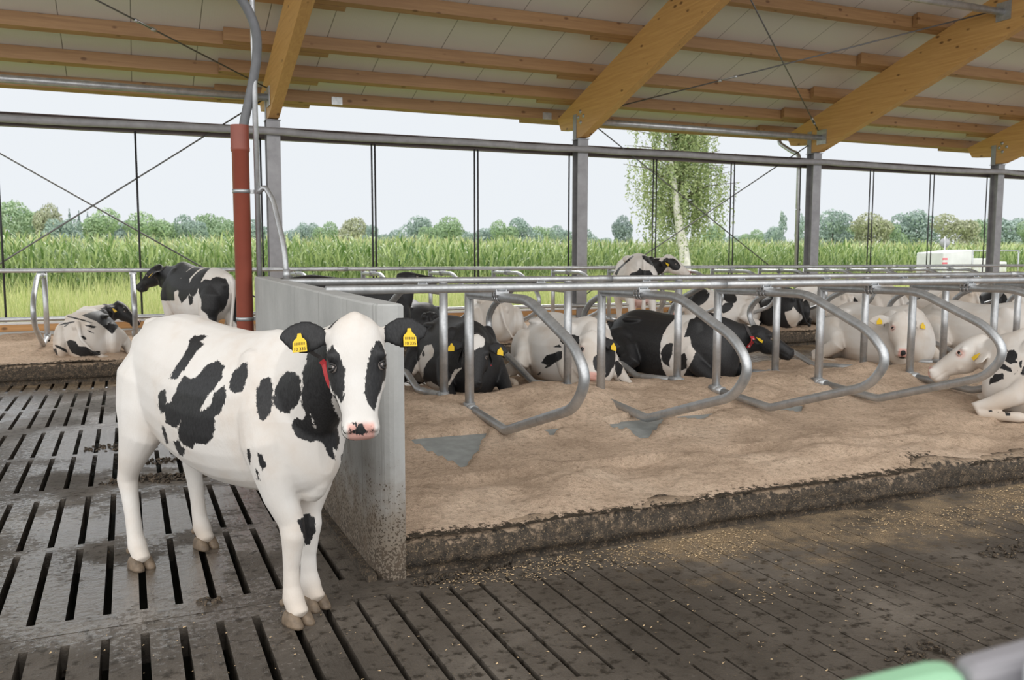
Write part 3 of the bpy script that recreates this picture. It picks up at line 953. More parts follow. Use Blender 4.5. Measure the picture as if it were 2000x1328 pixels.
# ------------------------------------------------------------------ cubicle dividers and neck rails
# profile of the loop in its own plane: distance from the post (towards the alley), height
LOOP = [(0.0, 1.372), (1.13, 1.380), (1.79, 1.130), (1.955, 0.955), (1.80, 0.748), (0.735, 0.415), (0.03, 0.462)]
LRAD = [0, 0.13, 0.16, 0.13, 0.16, 0.05, 0]
def divider_proto():
    e = empty('cubicle_divider', (0, 0, 0))
    MB().tube([(0, 0, 0.42), (0, 0, 1.44)], 0.037, 16).build('post', M['galv'], e)
    mb = MB().tube([(0, 0, 1.44), (0, 0, 1.452)], [0.039, 0.028], 16).build('post_cap', M['galv'], e)
    lp = MB().tube(fillet([(0, -d, z) for d, z in LOOP], LRAD, 9), 0.034, 14).build('loop_tube', M['galv'], e)
    MB().tube([(0, 0, 0.425), (0, 0, 0.505)], 0.046, 16).tube([(0, 0.075, 0.463), (0, -0.10, 0.463)], 0.041, 14).build('socket', M['galv'], e)
    MB().tube([(0, 0, 0.425), (0, 0, 0.385), (0, 0, 0.37)], [0.035, 0.033, 0.012], 14).build('rubber_plug', M['rubber'], e)
    # saddle clamp carrying the neck rail
    cl = MB().box((-0.05, -0.675, 1.414), (0.05, -0.565, 1.420))
    cl.box((-0.05, -0.675, 1.395), (0.05, -0.670, 1.420))
    cl = cl.build('saddle_clamp', M['galv'], e)
    for y in (-0.655, -0.615, -0.575):
        ub = MB()
        ub.tube([(0.038 * math.cos(a), y, 1.376 + 0.038 * math.sin(a)) for a in [PI + PI * i / 10 for i in range(11)]], 0.005, 6)
        for s in (-1, 1): ub.tube([(0.038 * s, y, 1.376), (0.038 * s, y, 1.44)], 0.005, 6)
        ub.build('u_bolt', M['galv'], cl)
    return e
proto = divider_proto()
def num(n): return ordin[n]
def place_div(e, x, y, rz, label, group):
    e.location = (x, y, 0); e.rotation_euler = (0, 0, rz)
    tag(e, label, 'divider', group)
first = True
for k in range(1, 9):
    o = proto if first else copy_tree(proto); first = False
    place_div(o, 1.27 + 1.2 * k, 6.48, 0.0, 'galvanised loop divider in the nearest row, %s from the concrete wall' % num(k - 1), 'loop dividers of the nearest row')
for k in range(1, 10):
    o = copy_tree(proto)
    place_div(o, 1.27 + 1.2 * k, 7.10, PI, 'galvanised loop divider in the middle row turned away, %s from the concrete wall' % num(k - 1), 'loop dividers of the middle row')
far_names = {-2: 'leftmost, beside the lying spotted cow', -1: 'second from the left, near the standing cow', 0: 'third from the left, behind the drain pipe'}
for k in range(-2, 14):
    if k == 0 and False: continue
    o = copy_tree(proto)
    lab = 'galvanised loop divider in the far row, ' + (far_names[k] if k in far_names else '%s to the right of the drain pipe' % num(k - 1))
    place_div(o, 1.27 + 1.2 * k, 14.68, 0.0, lab, 'loop dividers of the far row')
def rail(y, z, x0, x1, label):
    e = empty('neck_rail', (x0, y, z)); tag(e, label, 'rail')
    MB().tube([(0, 0, 0), (x1 - x0, 0, 0)], 0.031, 16).build('tube', M['galv'], e)
    x = 3.1
    while x < x1 - x0:
        MB().tube([(x, 0, 0), (x + 0.16, 0, 0)], 0.036, 14).build('joint_sleeve', M['galv'], e); x += 6.0
rail(5.86, 1.445, 1.21, 14, 'galvanised neck rail over the nearest row of loops')
rail(7.70, 1.447, 1.21, 16, 'galvanised neck rail over the middle row of loops')
rail(14.06, 1.457, -6, 30, 'galvanised neck rail over the far row of loops')

# ------------------------------------------------------------------ meadow, maize, trees
def mesh_np(name, co, quads, mat, matidx=None, mats=None):
    me = bpy.data.meshes.new(name)
    nv, nf = len(co), len(quads)
    me.vertices.add(nv); me.vertices.foreach_set('co', np.asarray(co, np.float32).ravel())
    me.loops.add(nf * 4); me.loops.foreach_set('vertex_index', np.asarray(quads, np.int32).ravel())
    me.polygons.add(nf)
    me.polygons.foreach_set('loop_start', np.arange(0, nf * 4, 4, dtype=np.int32))
    me.polygons.foreach_set('loop_total', np.full(nf, 4, np.int32))
    for m in (mats or [mat]): me.materials.append(m)
    if matidx is not None: me.polygons.foreach_set('material_index', np.asarray(matidx, np.int32))
    me.polygons.foreach_set('use_smooth', [True] * nf)
    me.update(calc_edges=True)
    o = bpy.data.objects.new(name, me); COL.objects.link(o)
    return o

def strips(base, dirs, length, width, bend, segs, lean, twist=None):
    """Ribbons: base (n,3), dirs azimuth (n), lean angle from vertical at the root, bend extra angle at the tip."""
    n = len(base)
    co = np.zeros((n, segs + 1, 2, 3)); p = base.copy()
    ax = np.stack([np.cos(dirs), np.sin(dirs), np.zeros(n)], 1)
    sd = np.stack([-np.sin(dirs), np.cos(dirs), np.zeros(n)], 1)
    if twist is not None:
        sd = sd * np.cos(twist)[:, None] + np.array([0, 0, 1.0]) * np.sin(twist)[:, None]
    for s in range(segs + 1):
        t = s / segs
        w = width * (0.55 + 0.9 * t) if t < 0.4 else width * (1.52 * (1 - t) + 0.04)
        co[:, s, 0] = p - sd * (w / 2)[:, None]; co[:, s, 1] = p + sd * (w / 2)[:, None]
        ang = lean + bend * t
        p = p + (ax * np.sin(ang)[:, None] + np.array([0, 0, 1.0]) * np.cos(ang)[:, None]) * (length / segs)[:, None]
    idx = np.arange(n)[:, None] * (segs + 1) * 2 + np.arange(segs)[None, :] * 2
    q = np.stack([idx, idx + 1, idx + 3, idx + 2], -1).reshape(-1, 4)
    return co.reshape(-1, 3), q

def build_grass():
    n = 90000
    y = 16.75 + (rng.random(n) ** 0.9) * 16.0
    x = -0.35 * y + rng.random(n) * (y * 1.85)
    tall = rng.random(n) < (0.10 + 0.35 * (vnoise(x * 0.35, y * 0.5) > 0.55))
    L = np.where(tall, rng.uniform(0.65, 1.20, n), rng.uniform(0.25, 0.62, n)) * (0.75 + 0.5 * vnoise(x * 0.5 + 5, y * 0.6))
    base = np.stack([x, y, np.full(n, 0.10)], 1)
    co, q = strips(base, rng.random(n) * 2 * PI, L, np.where(tall, 0.014, 0.020) * rng.uniform(0.7, 1.5, n), rng.uniform(0.2, 1.0, n), 3, rng.uniform(0.0, 0.25, n))
    o = mesh_np('meadow_grass', co, q, M['grass'])
    tag(o, 'tall yellow-green meadow grass and weeds between the barn and the maize', 'grass', kind='stuff')
build_grass()

def build_corn():
    cos, qs, mi = [], [], []
    off = 0
    for r in range(9):
        y = 32.2 + r * 0.75
        xs = np.arange(-0.45 * y, 1.75 * y, 0.15 if r < 5 else 0.22)
        xs = xs + rng.normal(0, 0.03, len(xs))
        n = len(xs)
        H = rng.normal(2.22, 0.10, n) * (0.94 + 0.12 * vnoise(xs * 0.3, xs * 0 + r))
        for k in range(10):
            z = H * (0.10 + 0.085 * k)
            base = np.stack([xs, np.full(n, y) + rng.normal(0, 0.04, n), z], 1)
            L = rng.uniform(0.55, 0.95, n) * (1.0 if k < 8 else 0.72)
            co, q = strips(base, rng.random(n) * 2 * PI, L, rng.uniform(0.06, 0.095, n), rng.uniform(0.9, 1.9, n) * (1 if k < 8 else 0.7), 4, rng.uniform(0.15, 0.5, n))
            cos.append(co); qs.append(q + off); mi.append(np.zeros(len(q), int)); off += len(co)
        base = np.stack([xs, np.full(n, y), np.zeros(n)], 1)
        co, q = strips(base, rng.random(n) * 2 * PI, H * 0.98, np.full(n, 0.035), np.zeros(n), 2, np.zeros(n))
        cos.append(co); qs.append(q + off); mi.append(np.zeros(len(q), int)); off += len(co)
        for k in range(3):
            base = np.stack([xs, np.full(n, y), H * 0.93], 1)
            co, q = strips(base, rng.random(n) * 2 * PI, rng.uniform(0.16, 0.30, n), np.full(n, 0.016), rng.uniform(0, 0.5, n), 2, rng.uniform(0.0, 0.45, n))
            cos.append(co); qs.append(q + off); mi.append(np.ones(len(q), int)); off += len(co)
    o = mesh_np('maize_field', np.concatenate(cos), np.concatenate(qs), None, np.concatenate(mi), [M['corn'], M['tassel']])
    tag(o, 'field of tall green maize with pale tassels', 'maize', kind='stuff')
build_corn()

# distant trees
def crown_mesh(name, lobes, nleaf, size, mat):
    """leaf quads on and inside ellipsoid lobes; lobes: (centre, radii)"""
    w = np.array([r[0] * r[2] for _, r in lobes]); w = w / w.sum()
    pick = rng.choice(len(lobes), nleaf, p=w)
    d = rng.normal(size=(nleaf, 3)); d /= np.linalg.norm(d, axis=1)[:, None]
    rad = rng.uniform(0.72, 1.04, nleaf) ** 0.8
    C = np.array([c for c, _ in lobes])[pick]; R = np.array([r for _, r in lobes])[pick]
    p = C + d * R * rad[:, None]
    a = rng.normal(size=(nleaf, 3)); a /= np.linalg.norm(a, axis=1)[:, None]
    nn = d * 0.8 + rng.normal(size=(nleaf, 3)) * 0.5
    t = np.cross(nn, a); t /= np.linalg.norm(t, axis=1)[:, None] + 1e-9
    b = np.cross(nn, t); b /= np.linalg.norm(b, axis=1)[:, None] + 1e-9
    s = size * rng.uniform(0.6, 1.3, nleaf)[:, None]
    co = np.stack([p - t * s - b * s * .6, p + t * s - b * s * .6, p + t * s + b * s * .6, p - t * s + b * s * .6], 1).reshape(-1, 3)
    q = np.arange(nleaf * 4).reshape(-1, 4)
    return co, q
def lobes_round(seed, W=1.0, H=1.0, n=11):
    rr = np.random.default_rng(seed); out = []
    for i in range(n):
        a = rr.random() * 2 * PI; h = rr.uniform(0.22, 0.86)
        q = math.sqrt(max(0, 1 - ((h - 0.5) / 0.55) ** 2)) * 0.62
        r = rr.uniform(0.16, 0.30)
        out.append(((math.cos(a) * q * 0.5 * W, math.sin(a) * q * 0.5 * W, h * H), (r * W, r * W, r * 0.85 * H)))
    out.append(((0, 0, 0.55 * H), (0.30 * W, 0.30 * W, 0.36 * H)))
    return out
def lobes_conifer(seed):
    return [((0, 0, 0.18 + 0.1 * i), (0.36 * (1 - i / 8.5), 0.36 * (1 - i / 8.5), 0.10)) for i in range(8)] + [((0, 0, .97), (.03, .03, .08))]
def lobes_tall(seed):
    rr = np.random.default_rng(seed)
    return [((rr.normal(0, .07), rr.normal(0, .07), 0.2 + 0.085 * i), (0.24 * (1.1 - i / 11), 0.24 * (1.1 - i / 11), 0.12)) for i in range(10)]
KIND = {'round': ('broad round', lobes_round), 'tall': ('slim upright', lobes_tall), 'fir': ('pointed dark', lobes_conifer)}
HAZY_HUE = {'g': ((0.22, 0.33, 0.20), (0.38, 0.50, 0.31), 'mid-green'), 'b': ((0.25, 0.34, 0.31), (0.38, 0.48, 0.43), 'blue-green'),  # distance haze painted into the leaf colours: lighter, bluer, less contrast
       'd': ((0.18, 0.24, 0.24), (0.29, 0.37, 0.35), 'dark'), 'o': ((0.30, 0.33, 0.22), (0.48, 0.50, 0.35), 'olive'), 'l': ((0.27, 0.40, 0.23), (0.46, 0.57, 0.37), 'light-green')}
HM = {k: m_leaf('hazy_treeleaf_' + k, v[0], v[1], 0.6, 0.4, 0.15) for k, v in HAZY_HUE.items()}
_pc = {}
def tree_parts(kind, hue, var):
    key = (kind, hue, var)
    if key not in _pc:
        lob = KIND[kind][1](var * 7 + len(kind))
        co, q = crown_mesh('crown', lob, 5200 if kind == 'round' else 3000, 0.021 if kind == 'round' else 0.017, None)
        c = mesh_np('crown', co, q, HM[hue])
        t = MB().tube([(0, 0, 0), (0.01, 0, 0.3), (0, 0, 0.6)], [0.035, 0.028, 0.012], 8).build('trunk', M['trunk'])
        _pc[key] = [c, t, False]
    c, t, used = _pc[key]
    if used:
        c2, t2 = c.copy(), t.copy(); COL.objects.link(c2); COL.objects.link(t2)
        return c2, t2
    _pc[key][2] = True
    return c, t
# where each tree stands on the ground (x, y), its height, crown width, shape and hue
TREES = [
    (-22.8, 170.0, 10.1, 7.7, 'round', 'g'),
    (-18.9, 181.0, 10.6, 7.9, 'round', 'l'),
    (-16.2, 192.0, 10.3, 6.1, 'round', 'b'),
    (-12.0, 170.0, 9.4, 4.4, 'round', 'o'),
    (-12.5, 176.0, 10.0, 2.4, 'fir', 'd'),
    (-11.1, 178.0, 9.5, 2.4, 'fir', 'd'),
    (-8.8, 170.0, 9.0, 2.5, 'fir', 'd'),
    (-7.5, 174.0, 8.9, 2.4, 'fir', 'd'),
    (-9.3, 160.0, 7.4, 5.0, 'round', 'b'),
    (-4.4, 170.0, 8.7, 6.8, 'round', 'l'),
    (-6.4, 182.0, 9.1, 2.7, 'fir', 'd'),
    (-1.0, 192.0, 8.3, 4.6, 'round', 'b'),
    (3.5, 170.0, 8.2, 7.4, 'round', 'l'),
    (6.7, 180.0, 8.1, 2.5, 'fir', 'd'),
    (9.5, 192.0, 7.9, 6.3, 'round', 'g'),
    (11.1, 170.0, 8.1, 4.9, 'round', 'b'),
    (15.4, 181.0, 9.0, 6.4, 'round', 'g'),
    (19.8, 192.0, 9.3, 6.0, 'round', 'g'),
    (22.4, 170.0, 7.6, 5.8, 'round', 'b'),
    (34.8, 210.0, 7.1, 5.3, 'round', 'b'),
    (36.1, 192.0, 8.5, 5.1, 'round', 'b'),
    (35.4, 170.0, 7.3, 4.4, 'round', 'g'),
    (42.2, 181.0, 8.8, 6.0, 'round', 'o'),
    (49.5, 192.0, 8.2, 4.4, 'round', 'b'),
    (62.0, 220.0, 7.4, 6.4, 'round', 'b'),
    (57.0, 181.0, 9.2, 6.4, 'round', 'b'),
    (55.0, 165.0, 7.3, 4.5, 'round', 'g'),
    (59.9, 170.0, 8.5, 6.7, 'round', 'g'),
    (84.0, 220.0, 7.5, 6.1, 'round', 'b'),
    (78.2, 192.0, 8.0, 6.5, 'round', 'b'),
    (72.6, 170.0, 8.0, 5.2, 'round', 'g'),
    (82.6, 181.0, 9.4, 6.3, 'round', 'b'),
    (92.3, 192.0, 8.4, 7.0, 'round', 'g'),
    (86.4, 170.0, 7.4, 4.5, 'round', 'b'),
    (97.7, 181.0, 7.4, 4.8, 'round', 'b'),
    (129.7, 230.0, 6.9, 6.1, 'round', 'b'),
    (101.6, 170.0, 9.6, 4.8, 'round', 'd'),
    (133.4, 181.0, 8.9, 5.6, 'round', 'g'),
    (186.1, 240.0, 8.2, 6.9, 'round', 'b'),
    (137.1, 170.0, 7.1, 4.9, 'round', 'g'),
    (200.6, 240.0, 10.6, 7.0, 'round', 'b'),
    (165.2, 192.0, 12.5, 6.8, 'tall', 'b'),
    (151.7, 170.0, 10.8, 5.6, 'tall', 'b'),
    (172.8, 181.0, 12.7, 9.1, 'round', 'b'),
    (189.6, 192.0, 10.5, 6.2, 'round', 'g'),
    (174.6, 170.0, 11.2, 10.0, 'round', 'o'),
    (194.3, 181.0, 10.3, 5.7, 'round', 'g'),
    (214.8, 192.0, 14.6, 12.9, 'round', 'b'),
    (205.4, 170.0, 11.6, 10.0, 'round', 'o'),
    (230.3, 181.0, 11.4, 7.6, 'round', 'g'),
    (255.2, 192.0, 13.5, 13.7, 'round', 'b'),
    (236.2, 170.0, 10.6, 7.3, 'round', 'g')]
for i, (x, y, h, w, kind, hue) in enumerate(TREES):
    e = empty('distant_tree', (x, y, 0.0), (i * 1.7) % 6.28)
    tag(e, 'distant %s %s tree, number %d from the left behind the maize' % (HAZY_HUE[hue][2] if kind != 'fir' else 'conifer,', KIND[kind][0], i + 1), 'tree', 'trees on the horizon')
    c, t = tree_parts(kind, hue, i % 3)
    e.scale = (w / 0.82, w / 0.82, h / 0.97)
    c.parent = e; t.parent = e

# weeping birch in front of the maize
def build_birch():
    bx, by = 19.75, 29.6
    e = empty('birch_tree', (bx, by, 0.0)); tag(e, 'large weeping birch with white trunk standing in front of the maize', 'tree')
    tr = fillet([(-0.02, -1.35, 0), (-0.10, -1.35, 1.6), (-0.42, -1.3, 3.0), (-0.50, -1.15, 4.2), (-0.10, 0, 6.5), (0.05, 0, 8.6)], 0.6, 5)
    n = len(tr)
    MB().tube(tr, [0.23 - 0.20 * i / (n - 1) for i in range(n)], 12).build('trunk', M['bark'], e)
    mb = MB()
    tips = []
    rr = random.Random(5)
    for i in range(64):
        z = rr.uniform(2.9, 8.0); a = rr.random() * 2 * PI
        reach = rr.uniform(0.8, 2.75) * (1.0 if z < 6.5 else 0.75)
        c = Vector((-0.35 + .05 * z, -1.6 + .2 * z, z)); q = c + Vector((math.cos(a) * reach, math.sin(a) * reach * 0.9, rr.uniform(0.3, 1.0)))
        m = (c + q) / 2 + Vector((0, 0, 0.25))
        mb.tube([c, m, q], [0.03, 0.02, 0.008], 5)
        tips.append((c, m, q))
    mb.build('boughs', M['trunk'], e)
    P = []
    for i in range(900):
        c, m, q = rr.choice(tips)
        s = rr.uniform(0.25, 1.0)
        b = c * (1 - s) ** 2 + m * 2 * s * (1 - s) + q * s * s + Vector((rr.gauss(0, .16), rr.gauss(0, .16), 0))
        L = rr.uniform(0.5, 2.3) * (1.25 if b.z < 5 else 1.0)
        L = min(L, b.z - 1.35)
        if abs(b.x + .38) < .38 and b.y < -.5 and b.z - L < 3.2: L = min(L, b.z - 3.2)
        if L < 0.2: continue
        dx, dy = rr.gauss(0, .10), rr.gauss(0, .10)
        k = int(L / 0.045)
        for j in range(k):
            t = j / k
            P.append((b.x + dx * t + rr.gauss(0, .03), b.y + dy * t + rr.gauss(0, .03), b.z - L * t))
    P = np.array(P); n = len(P)
    d = rng.normal(size=(n, 3)); d[:, 2] -= 0.6; d /= np.linalg.norm(d, axis=1)[:, None]
    s = np.cross(d, rng.normal(size=(n, 3))); s /= np.linalg.norm(s, axis=1)[:, None]
    l = rng.uniform(0.038, 0.070, n)[:, None]
    co = np.stack([P, P + d * l + s * l * .55, P + d * l * 2.1, P + d * l - s * l * .55], 1).reshape(-1, 3)
    f = mesh_np('foliage', co, np.arange(n * 4).reshape(-1, 4), M['birchleaf']); f.parent = e
build_birch()

# road sign seen from behind and trailer with white containers
e = empty('road_sign', (31.3, 26.4, 0.0)); tag(e, 'round road sign on a post seen from behind, above the trailer', 'sign')
MB().tube([(0, 0, 0), (0, 0, 2.48)], 0.035, 10).build('post', M['galv'], e)
d = Vector((0.64, 0.77, 0)).normalized()
MB().tube([Vector((0, 0, 2.22)) + d * 0.04, Vector((0, 0, 2.22)) + d * 0.05], 0.20, 24).build('sign_plate', simple('sign_back_grey', (0.42, 0.43, 0.45), 0.5, 0.3), e)
def build_trailer():
    e = empty('box_trailer', (28.9, 24.4, 0.0), math.radians(-8)); tag(e, 'white box trailer with an open wire-framed rear standing in the meadow', 'trailer')
    L, W = 3.6, 1.5
    MB().box((0, 0, 0.55), (L, W, 0.66)).build('chassis', M['steel'], e)
    MB().prism([(0, 0.02, 0.66), (1.35, 0.02, 0.66), (1.35, 0.02, 1.92), (0, 0.02, 1.80)], (0, 0, 0), (0, W - 0.04, 0)).build('tarp_box', simple('white_tarp', (0.74, 0.75, 0.80), 0.5, 0, 0.15, 1.5), e, bevel=0.03)
    for z in (1.36, 1.52):
        MB().box((-0.012, 0.05, z), (0.20, 0.018, z + 0.07)).build('red_stripe', simple('red_stripe', (0.75, 0.12, 0.18), 0.5), e)
    mb = MB()
    for x in (1.38, 2.45, L):
        for y in (0.02, W - 0.02):
            mb.tube([(x, y, 0.66), (x, y, 1.88)], 0.028, 8)
    for y in (0.02, W - 0.02):
        mb.tube([(1.38, y, 1.88), (L, y, 1.88)], 0.028, 8)
        mb.tube([(1.38, y, 1.25), (L, y, 1.25)], 0.018, 8)
    mb.tube([(L, 0.02, 1.88), (L, W - .02, 1.88)], 0.028, 8)
    mb.build('wire_frame', M['galv'], e)
    MB().box((1.50, 0.25, 0.67), (2.42, W - 0.25, 1.58)).build('container', M['white'], e, bevel=0.05)
    MB().box((2.52, 0.25, 0.67), (3.3, W - 0.25, 1.45)).build('container', M['white'], e, bevel=0.05)
    for x in (0.9, 2.0):
        for y in (-0.05, W - 0.10):
            MB().tube([(x, y, 0.36), (x, y + 0.17, 0.36)], 0.33, 20).build('wheel', M['rubber'], e)
build_trailer()

# blurred barrier made up for an unidentified object close to the viewer
def build_placeholder():
    rz = -0.413
    e = empty('placeholder_board', (0.220, 0.501, 0.0), rz); tag(e, 'blurred green, grey and white barrier for an unidentified close object in the bottom right corner', 'placeholder')
    mk = lambda c, n, r=.45: simple(n, c, r, 0, .06, 3)
    T = .03
    MB().prism([(.16, 0, 0), (.30, 0, 0), (.30, 0, 1.406), (.282, 0, 1.406), (.25, 0, 1.398), (.20, 0, 1.384), (.16, 0, 1.370)], (0, 0, 0), (0, T, 0)).build('green_panel', mk((.32, .58, .37), 'green_plastic'), e, bevel=.008)
    MB().prism([(.301, 0, 0), (.42, 0, 0), (.42, 0, 1.442), (.36, 0, 1.425), (.325, 0, 1.415), (.301, 0, 1.408)], (0, .004, 0), (0, T, 0)).build('grey_panel', mk((.30, .29, .31), 'grey_plastic'), e, bevel=.008)
    MB().prism([(.318, 0, 1.379), (.42, 0, 1.389), (.42, 0, 1.369), (.335, 0, 1.362)], (0, -.003, 0), (0, .003, 0)).build('blue_stripe', mk((.05, .06, .16), 'navy_plastic'), e)
    MB().tube([(.345, -.02, 0), (.345, -.02, 1.419), (.352, -.02, 1.441)], [.020, .020, .010], 16).build('white_post', mk((.75, .77, .82), 'white_post_plastic'), e)
build_placeholder()

# ------------------------------------------------------------------ cows
XA, YA, ZA = Vector((1, 0, 0)), Vector((0, 1, 0)), Vector((0, 0, 1))
def V3(*a): return Vector(a)

def limb(mb, pts, n=16):
    """pts: (position, radius across, radius along)"""
    P = [Vector(p[0]) for p in pts]
    rings = []
    for i, p in enumerate(pts):
        a = P[max(0, i - 1)]; b = P[min(len(P) - 1, i + 1)]
        t = (b - a).normalized()
        u = YA - t * YA.dot(t)
        if u.length < 1e-3: u = XA - t * XA.dot(t)
        u.normalize(); v = t.cross(u)
        rings.append((P[i], u, v, p[1], p[2], 2.0, 1.0))
    mb.loft(rings, n)

def catmull(pts, k=4):
    """resample rows of numbers with a smooth curve"""
    A = np.array(pts, float); n = len(A); out = []
    for i in range(n - 1):
        p0, p1, p2, p3 = A[max(0, i - 1)], A[i], A[i + 1], A[min(n - 1, i + 2)]
        for j in range(k):
            t = j / k
            out.append(0.5 * ((2 * p1) + (-p0 + p2) * t + (2 * p0 - 5 * p1 + 4 * p2 - p3) * t * t + (-p0 + 3 * p1 - 3 * p2 + p3) * t ** 3))
    out.append(A[-1])
    return np.array(out)

def trunk(mb, rows, lean=0.0, yaw_bend=0.0):
    """rows: x, top, bottom, half-width, exponent, top-width"""
    R = catmull(rows, 3)
    rings = []
    for (x, zt, zb, hw, e, tw) in R:
        zc = (zt + zb) / 2
        y = lean * (zc - 0.3) + yaw_bend * x * x * (1 if x > 0 else -1)
        v = V3(0, lean, 1).normalized()
        rings.append((V3(x, y, zc), V3(0, 1, -lean).normalized(), v, max(hw, .01), max((zt - zb) / 2, .01), max(1.9, e), tw))
    mb.loft(rings, 28)

STAND_ROWS = [(-0.80, 1.21, 1.04, .05, 2.0, .9), (-0.765, 1.285, .94, .12, 2.1, .8), (-0.66, 1.335, .82, .19, 2.2, .75), (-0.52, 1.36, .71, .235, 2.3, .85), (-0.37, 1.37, .64, .26, 2.3, .85),
              (-0.18, 1.345, .585, .285, 2.2, .72), (0.02, 1.325, .555, .298, 2.2, .70), (0.20, 1.315, .55, .292, 2.2, .68), (0.35, 1.325, .555, .268, 2.2, .62), (0.48, 1.335, .57, .24, 2.2, .58),
              (0.60, 1.29, .585, .215, 2.1, .62), (0.70, 1.19, .60, .175, 2.0, .7), (0.765, 1.06, .64, .12, 2.0, .8), (0.80, .95, .70, .05, 2.0, 1)]
LIE_ROWS = [(-0.84, .47, .26, .05, 2.0, 1), (-0.80, .58, .16, .14, 2.1, .8), (-0.68, .67, .03, .24, 2.3, .7), (-0.52, .735, -.03, .31, 2.5, .72), (-0.36, .745, -.03, .35, 2.5, .70),
            (-0.15, .72, -.03, .39, 2.4, .62), (0.05, .71, -.03, .40, 2.4, .60), (0.25, .725, -.03, .365, 2.3, .58), (0.42, .755, -.02, .31, 2.3, .55), (0.56, .75, .0, .265, 2.2, .56),
            (0.68, .66, .04, .215, 2.1, .65), (0.78, .52, .10, .14, 2.0, .8), (0.82, .42, .18, .06, 2.0, 1)]
# head: along, half-width, dorsal height, thickness
HEAD = [(-0.012, .030, -.055, .06, 2.0), (0.0, .055, -.035, .11, 2.2), (0.03, .088, -.012, .155, 2.4), (0.075, .106, .004, .19, 2.5), (0.13, .116, .010, .215, 2.5), (0.185, .121, .008, .228, 2.4), (0.235, .117, .002, .225, 2.3), (0.285, .104, -.002, .20, 2.3),
        (0.335, .088, -.006, .165, 2.3), (0.38, .075, -.010, .140, 2.4), (0.415, .072, -.012, .135, 2.6), (0.445, .077, -.012, .138, 2.8), (0.472, .074, -.022, .122, 2.6), (0.490, .060, -.036, .095, 2.4), (0.500, .035, -.055, .055, 2.0)]

def smoothnp(x, a, b):
    t = np.clip((x - a) / (b - a), 0, 1); return t * t * (3 - 2 * t)
def poly_sd(px, py, poly):
    """signed distance to a polygon, positive inside"""
    P = np.array(poly, float); n = len(P)
    d = np.full(px.shape, 1e9)
    for i in range(n):
        a, b = P[i], P[(i + 1) % n]
        ab = b - a
        t = np.clip(((px - a[0]) * ab[0] + (py - a[1]) * ab[1]) / (ab @ ab + 1e-12), 0, 1)
        d = np.minimum(d, np.hypot(px - a[0] - ab[0] * t, py - a[1] - ab[1] * t))
    return np.where(inside(px, py, poly), d, -d)

class HeadFrame:
    def __init__(s, P, a, up, size=1.0):
        s.P = Vector(P); s.a = Vector(a).normalized()
        up = Vector(up); s.n = (up - s.a * up.dot(s.a)).normalized()
        s.l = s.n.cross(s.a).normalized()        # lateral; with n facing the viewer and a down this points to picture right
        s.k = size
    def at(s, l, a, n): return s.P + (s.l * l + s.a * a + s.n * n) * s.k
    def local(s, co):
        d = co - np.array(s.P)
        return d @ np.array(s.l) / s.k, d @ np.array(s.a) / s.k, d @ np.array(s.n) / s.k

def ear_shape(mb, hf, sgn, direc, ln=0.215, wd=0.070, th=0.012, fold=1):
    """returns base, tip, and face normal for tags"""
    base = hf.at(sgn * 0.098, 0.075, -0.085)
    d = (hf.l * (sgn * direc[0]) + hf.a * direc[1] + hf.n * direc[2]).normalized()
    nrm = (hf.n - d * hf.n.dot(d)).normalized()
    w = d.cross(nrm).normalized()
    rings = []
    for t, ww in ((0, .42), (.12, .50), (.28, .80), (.45, 1.0), (.62, .98), (.78, .80), (.90, .52), (.97, .28), (1.0, .08)):
        c = base + d * (ln * hf.k * t) + nrm * (0.012 * hf.k * math.sin(t * PI) * -1)
        rings.append((c, w, nrm, wd * ww * hf.k, (th + (0.02 if t < .1 else 0.0)) * hf.k * (1 if t < .9 else .6), 2.2, 1.0))
    mb.loft(rings, 14)
    return base, d, nrm, w

